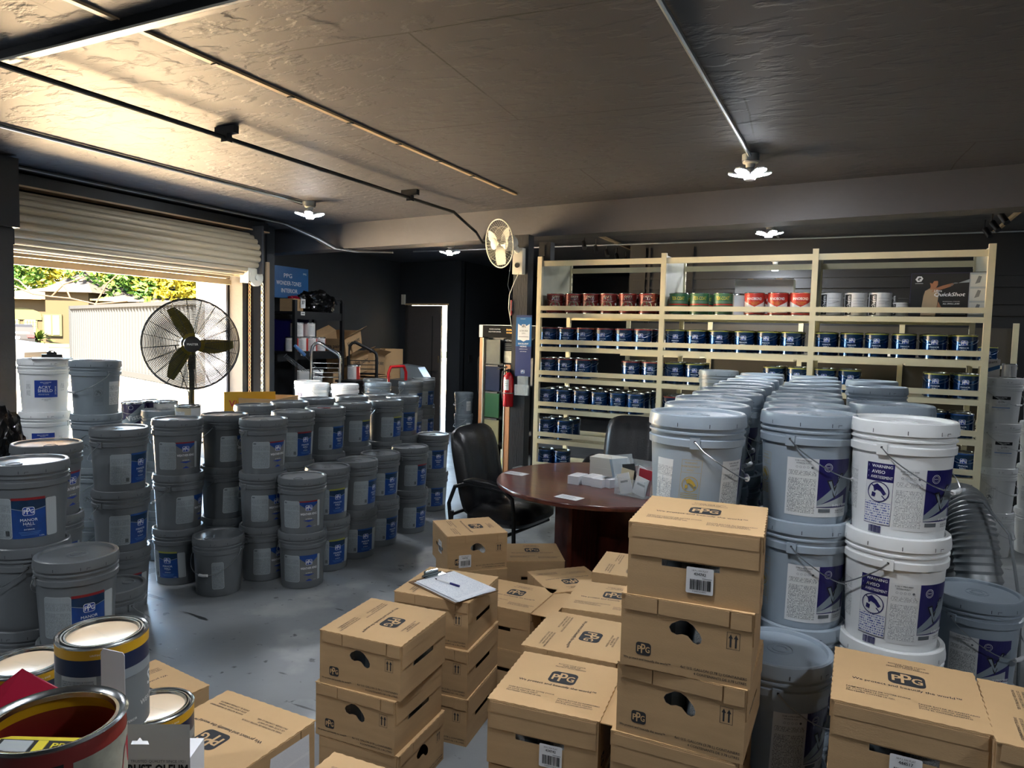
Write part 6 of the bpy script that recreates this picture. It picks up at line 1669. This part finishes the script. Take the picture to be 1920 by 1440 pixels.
# ------------------------------------------------------------------ outdoors
mb = MB(); mb.box((-46.9, 20, -.07), (80, 100, .1), 'asphalt'); struct('ground', mb)
mb = MB(); mb.box((-3, 16.7, -.07), (7, 6, .1), 'asphalt'); struct('ground', mb) if 0 else None
def frame_at(px0, depth, base):
    """local frame standing on the ground, facing the shop"""
    return Matrix.Translation(base) @ Matrix.Rotation(YAW, 4, 'Z')
defm('container_white', '#171819', 1.0, spec=0.0)
t = thing('shipping_container', (-28.3, 17.65, 0), math.atan2(-.33, .944), 'white corrugated shipping container across the driveway', 'container')
mb = MB(); n = 44; L_ = 13.6; vs = []; prof = []
for i in range(n):
    x = .15 + i * (L_ - .3) / n; st = (L_ - .3) / n
    prof += [(x, 0), (x + st * .3, 0), (x + st * .5, .07), (x + st * .8, .07)]
vs = [(x, y, .18) for x, y in prof] + [(x, y, 2.28) for x, y in prof]; m_ = len(prof)
mb.add(vs, [(i, i + 1, m_ + i + 1, m_ + i) for i in range(m_ - 1)], 'container_white'); mb.box((L_ / 2, 1.25, 1.2), (L_ - .1, 2.3, 2.1), 'container_white'); mb.build('corrugated_side', t)
mb = MB(); mb.box((L_ / 2, .03, .10), (L_, .12, .18), 'container_white'); mb.box((L_ / 2, .03, 2.34), (L_, .12, .12), 'container_white'); mb.box((.06, .03, 1.2), (.14, .12, 2.4), 'container_white'); mb.box((L_ - .06, .03, 1.2), (.14, .12, 2.4), 'container_white'); mb.box((L_ / 2, 1.2, 2.37), (L_, 2.4, .06), 'container_white'); mb.build('corner_frame', t)
defm('house_wall', '#1b160f', 0.9, spec=0.0); defm('roof_tile', '#191715', 0.9, spec=0.0, noise=.1, nscale=3); defm('window_trim', '#201e13', 0.8, spec=0.0); defm('window_glass', '#131410', 0.15)
hb = (-64.614, 35.249, -0.003); hs = 60 / 1326.4
t = thing('house', (hb[0], hb[1], 0), YAW, 'tan stucco house with arched windows across the street', 'house')
mb = MB(); mb.box((7.2, 5, 1.95), (20, 10, 3.9), 'house_wall'); mb.build('walls', t)
mb = MB(); mb.add([(-3.4, -.7, 3.8), (17.8, -.7, 3.8), (17.8, 10.7, 3.8), (-3.4, 10.7, 3.8), (2.0, 5, 5.3), (12, 5, 5.3)], [(0, 1, 5, 4), (2, 3, 4, 5), (1, 2, 5), (3, 0, 4), (3, 2, 1, 0)], 'roof_tile'); mb.box((7.2, -.68, 3.8), (21.2, .1, .16), 'card_inner'); mb.build('roof', t)
mb = MB(); mb.box((5.4, 1.5, 2.1), (3.6, 4.8, 4.6), 'house_wall'); mb.build('porch', t)
mb = MB(); mb.add([(3.2, -1.4, 4.35), (7.8, -1.4, 4.35), (7.8, 4, 4.35), (3.2, 4, 4.35), (5.5, 1.4, 6.3)], [(0, 1, 4), (1, 2, 4), (2, 3, 4), (3, 0, 4), (3, 2, 1, 0)], 'roof_tile'); mb.build('porch_roof', t)
def archwin(x, z, w, h, arch):
    mb = MB(); pts = [(x - w / 2, z), (x + w / 2, z), (x + w / 2, z + h)]
    if arch: pts += [(x + w / 2 * math.cos(a), z + h + w / 2 * .6 * math.sin(a)) for a in [i * PI / 8 for i in range(1, 8)]]
    pts += [(x - w / 2, z + h)]
    T = Matrix.Rotation(R(90), 4, 'X')
    mb.prism([(x + (p - x) * 1.25, z + (q - z) * 1.1 - .08) for p, q in pts], .02, .06, 'window_trim', T=T); mb.prism(pts, .05, .09, 'window_glass', T=T)
    for i in range(1, 4): mb.box((x - w / 2 + w * i / 4, -.10, z + h / 2), (.05, .03, h), 'window_trim')
    for i in range(3): mb.box((x, -.10, z + h * (i + .5) / 3), (w, .03, .05), 'window_trim')
    mb.build('window', t)
archwin(.25, .95, .95, 1.0, True); archwin(1.75, .95, .95, 1.0, True)
mb = MB(); mb.box((4.25, -1.02, 1.6), (1.6, .1, 1.8), 'window_trim'); mb.build('window_frame', t)
mb = MB()
for i in range(2): mb.box((3.9 + i * .7, -1.08, 1.6), (.55, .06, 1.6), 'window_glass')
mb.build('window_glass', t)
mb = MB(); pts = [(-.6, 2.25)] + [(1.0 + 1.75 * math.cos(a), 2.25 + .75 * math.sin(a)) for a in [PI - i * PI / 10 for i in range(11)]] + [(2.75, 2.0), (-.75, 2.0)]
mb.prism(pts, .02, .10, 'window_trim', T=Matrix.Rotation(R(90), 4, 'X')); mb.build('window_arch', t)
# lawn and street
defm('lawn', '#171f05', 0.95, spec=.1, noise=.2, nscale=1.5)
lb = (-51.428, 29.424, 0.079)
mb = MB(); mb.box((6, 8, .05), (60, 16, .1), 'lawn'); o = mb.build('lawn', None, (lb[0], lb[1], -.02), YAW); o['kind'] = 'structure'
mb = MB(); mb.box((6, -3.2, .02), (60, 6, .05), 'street'); o = mb.build('street', None, (lb[0], lb[1], -.03), YAW); o['kind'] = 'structure'
# trees
def leaf_mat(name, c1, c2):
    m = mat(name, c1, .9, spec=0.02); nt = m.node_tree; b = nt.nodes['Principled BSDF']
    oi = nt.nodes.new('ShaderNodeNewGeometry'); r = nt.nodes.new('ShaderNodeValToRGB'); r.color_ramp.elements[0].color = lin(c1); r.color_ramp.elements[1].color = lin(c2)
    nt.links.new(oi.outputs['Random Per Island'], r.inputs[0]); nt.links.new(r.outputs[0], b.inputs['Base Color']); M[name] = m
leaf_mat('leaf_yellow', '#22280a', '#4a4811'); leaf_mat('leaf_green', '#0e1f0c', '#2a3c12'); leaf_mat('leaf_gold', '#33310b', '#5a4e10'); leaf_mat('leaf_palm', '#121f06', '#262d0b')
defm('bark', '#2a2118', 0.9, spec=0.0)
def crown(k, n, rx, rz_, seed, ls=.34):
    rr = random.Random(seed); mb = MB(); cl = [(rr.gauss(0, .45) * rx, rr.gauss(0, .45) * rx, rr.gauss(0, .40) * rz_, rr.uniform(.25, .5) * rx) for _ in range(26)]
    for i in range(n):
        c = rr.choice(cl); d = Vector((rr.gauss(0, 1), rr.gauss(0, 1), rr.gauss(0, 1))).normalized() * c[3] * rr.uniform(.75, 1.05)
        p = Vector(c[:3]) + Vector((d.x, d.y, d.z * .8)); u = Vector((rr.gauss(0, 1), rr.gauss(0, 1), rr.gauss(0, .6))).normalized(); v = u.cross(Vector((rr.gauss(0, 1), rr.gauss(0, 1), rr.gauss(0, 1)))).normalized(); s = ls * rr.uniform(.6, 1.2)
        mb.add([p - u * s, p - v * s * .45, p + u * s, p + v * s * .45], [(0, 1, 2, 3)], k)
    return mb
for i, (px, py, dp, k, rx, rz_, lb_) in enumerate([(20, 505, 70, 'leaf_green', 3.6, 3.2, 'green tree at the left of the house roof'), (75, 498, 74, 'leaf_yellow', 4.2, 3.4, 'yellow-green tree behind the middle of the house roof'), (150, 500, 76, 'leaf_yellow', 4.4, 3.6, 'yellow-green tree above the porch roof'), (215, 512, 66, 'leaf_yellow', 3.8, 3.6, 'light green tree right of the porch roof'), (272, 528, 62, 'leaf_green', 3.4, 3.6, 'deep green tree above the container'), (352, 528, 60, 'leaf_gold', 3.8, 3.6, 'golden tree above the container by the door jamb'), (420, 530, 62, 'leaf_gold', 3.8, 3.6, 'golden tree hidden behind the door jamb')]):
    base = W_DEPTH(px, py, dp)
    t = thing('tree', (base[0], base[1], 0), 0, lb_, 'tree', 'trees behind the house and container')
    mb = crown(k, 2600, rx, rz_, i + 3); o = mb.build('crown', t); o.location.z = base[2]
    mb = MB(); mb.tube([(0, 0, 0), (.1, 0, base[2] * .5), (0, .1, base[2] + .5)], [.35, .25, .08], 'bark', 8); mb.build('trunk', t)
t = thing('bare_branches', W_DEPTH(120, 552, 56), YAW, 'bare twisting branches in front of the porch roof', 'branches')
mb = MB()
for i, P_ in enumerate([[(-4, 0, .6), (-2.5, 0, 0), (-1, 0, -.2), (.5, 0, -.3), (2.5, 0, -.7), (5, 0, -.4)], [(-2.5, 0, 0), (-3.6, .1, 1.0), (-4.4, 0, 1.3)], [(-1, 0, -.2), (0, 0, .8), (1.6, 0, 1.4)], [(2.5, 0, -.7), (3.4, 0, .9), (4.2, 0, 1.6)], [(.5, 0, -.3), (.2, 0, .4), (-.3, 0, 1.0)]]): mb.tube(P_, .06, 'bark', 6)
mb.tube([(2.5, 0, -.7), (2.6, 0, -2), (2.6, 0, -t.location.z)], .12, 'bark', 8)
mb.build('boughs', t)
# cycad
cb = W_DEPTH(72, 641, 45)
t = thing('sago_palm', (cb[0], cb[1], .08), 0, 'spiky sago palm on the lawn in front of the house', 'palm')
mb = MB(); mb.tube([(0, 0, 0), (0, 0, .55)], [.35, .25], 'bark', 12); mb.build('trunk', t)
rr = random.Random(5); mb = MB()
for i in range(46):
    a = rr.uniform(0, 2 * PI); e = rr.uniform(-.15, 1.3); L_ = rr.uniform(.9, 1.25); P_ = []
    for j in range(9):
        s = j / 8; P_.append(Vector((math.cos(a) * math.cos(e) * L_ * s, math.sin(a) * math.cos(e) * L_ * s, .5 + math.sin(e) * L_ * s - .35 * s * s)))
    sd_ = Vector((-math.sin(a), math.cos(a), 0)); vs = []
    for j, p in enumerate(P_): wd = .10 * math.sin(PI * (j + .6) / 9); vs += [p - sd_ * wd, p + sd_ * wd]
    mb.add(vs, [(2 * j, 2 * j + 1, 2 * j + 3, 2 * j + 2) for j in range(8)], 'leaf_palm')
mb.build('fronds', t)
# cars
defm('car_dark', '#060607', 0.6, spec=0.03); defm('car_white', '#191a1b', 0.6, spec=0.05); defm('tail_red', '#5a0a0c', 0.6, spec=0.05); defm('tyre', '#0a0a0a', 0.9, spec=0.03)
def car(loc, rz, k, label, suv=True):
    t = thing('car', loc, rz, label, 'car'); L_, W_, H_ = (4.6, 1.85, 1.62) if suv else (4.6, 1.8, 1.45)
    side = [(0, .35), (.02, .75), (.10, 1.0), (.35, 1.45 if suv else 1.15), (.6, H_ - .02), (2.4, H_), (3.2, 1.05), (4.4, .9), (4.6, .6), (4.58, .3), (.1, .25)]
    mb = MB(); n = len(side); vs = []
    for y, ins in ((-W_ / 2, 0), (W_ / 2, 0)):
        for x, z in side: vs.append((x, y * (1 - .18 * max(0, z - .95)), z))
    mb.add(vs, [tuple(range(n)), tuple(range(2 * n - 1, n - 1, -1))] + [(i, n + i, n + (i + 1) % n, (i + 1) % n) for i in range(n)], k); mb.build('body', t)
    mb = MB(); mb.box((.235, 0, 1.22), (.02, 1.3, .34), 'glass_dark', T=Matrix.Translation((.235, 0, 1.22)) @ Matrix.Rotation(R(30), 4, 'Y') @ Matrix.Translation((-.235, 0, -1.22)))
    for s in (-1, 1): mb.box((1.8, s * (W_ / 2 - .065), 1.22), (2.0, .02, .30), 'glass_dark')
    mb.build('windows', t)
    for s in (-1, 1):
        mb = MB(); mb.box((.04, s * .72, .92), (.12, .34, .16), 'tail_red'); mb.build('tail_light', t)
    mb = MB(); mb.box((.0, 0, .82), (.03, .36, .16), 'paper'); mb.build('number_plate', t)
    for x in (.85, 3.7):
        for s in (-1, 1):
            mb = MB(); T = Matrix.Translation((x, s * (W_ / 2 - .1), .33)) @ Matrix.Rotation(R(90), 4, 'X'); mb.lathe([(0, -.11), (.30, -.11), (.335, -.08), (.335, .08), (.30, .11), (0, .11)], 'tyre', 24, T=T); mb.lathe([(0, -.115), (.20, -.115)], 'galv', 16, T=T); mb.lathe([(0, .115), (.20, .115)], 'galv', 16, T=T); mb.build('wheel', t)
    return t
c1 = W_DEPTH(31, 658, 42); car((c1[0], c1[1], 0), R(152), 'car_dark', 'dark parked car seen from behind, across the street')
c2 = W_DEPTH(25, 690, 26.5); car((c2[0] - 3.7 * math.cos(YAW + .1), c2[1] - 3.7 * math.sin(YAW + .1), 0), YAW + .1, 'car_white', 'white parked car half hidden by the white pails', False)
p_ = W_DEPTH(26, 650, 33)
mb = MB(); mb.cyl((p_[0], p_[1], 0), (p_[0], p_[1], 1.9), .04, 'window_trim'); mb.build('street_post', None, label='thin pale post standing in front of the dark car', category='post')
for k in CK: remove(CK[k])
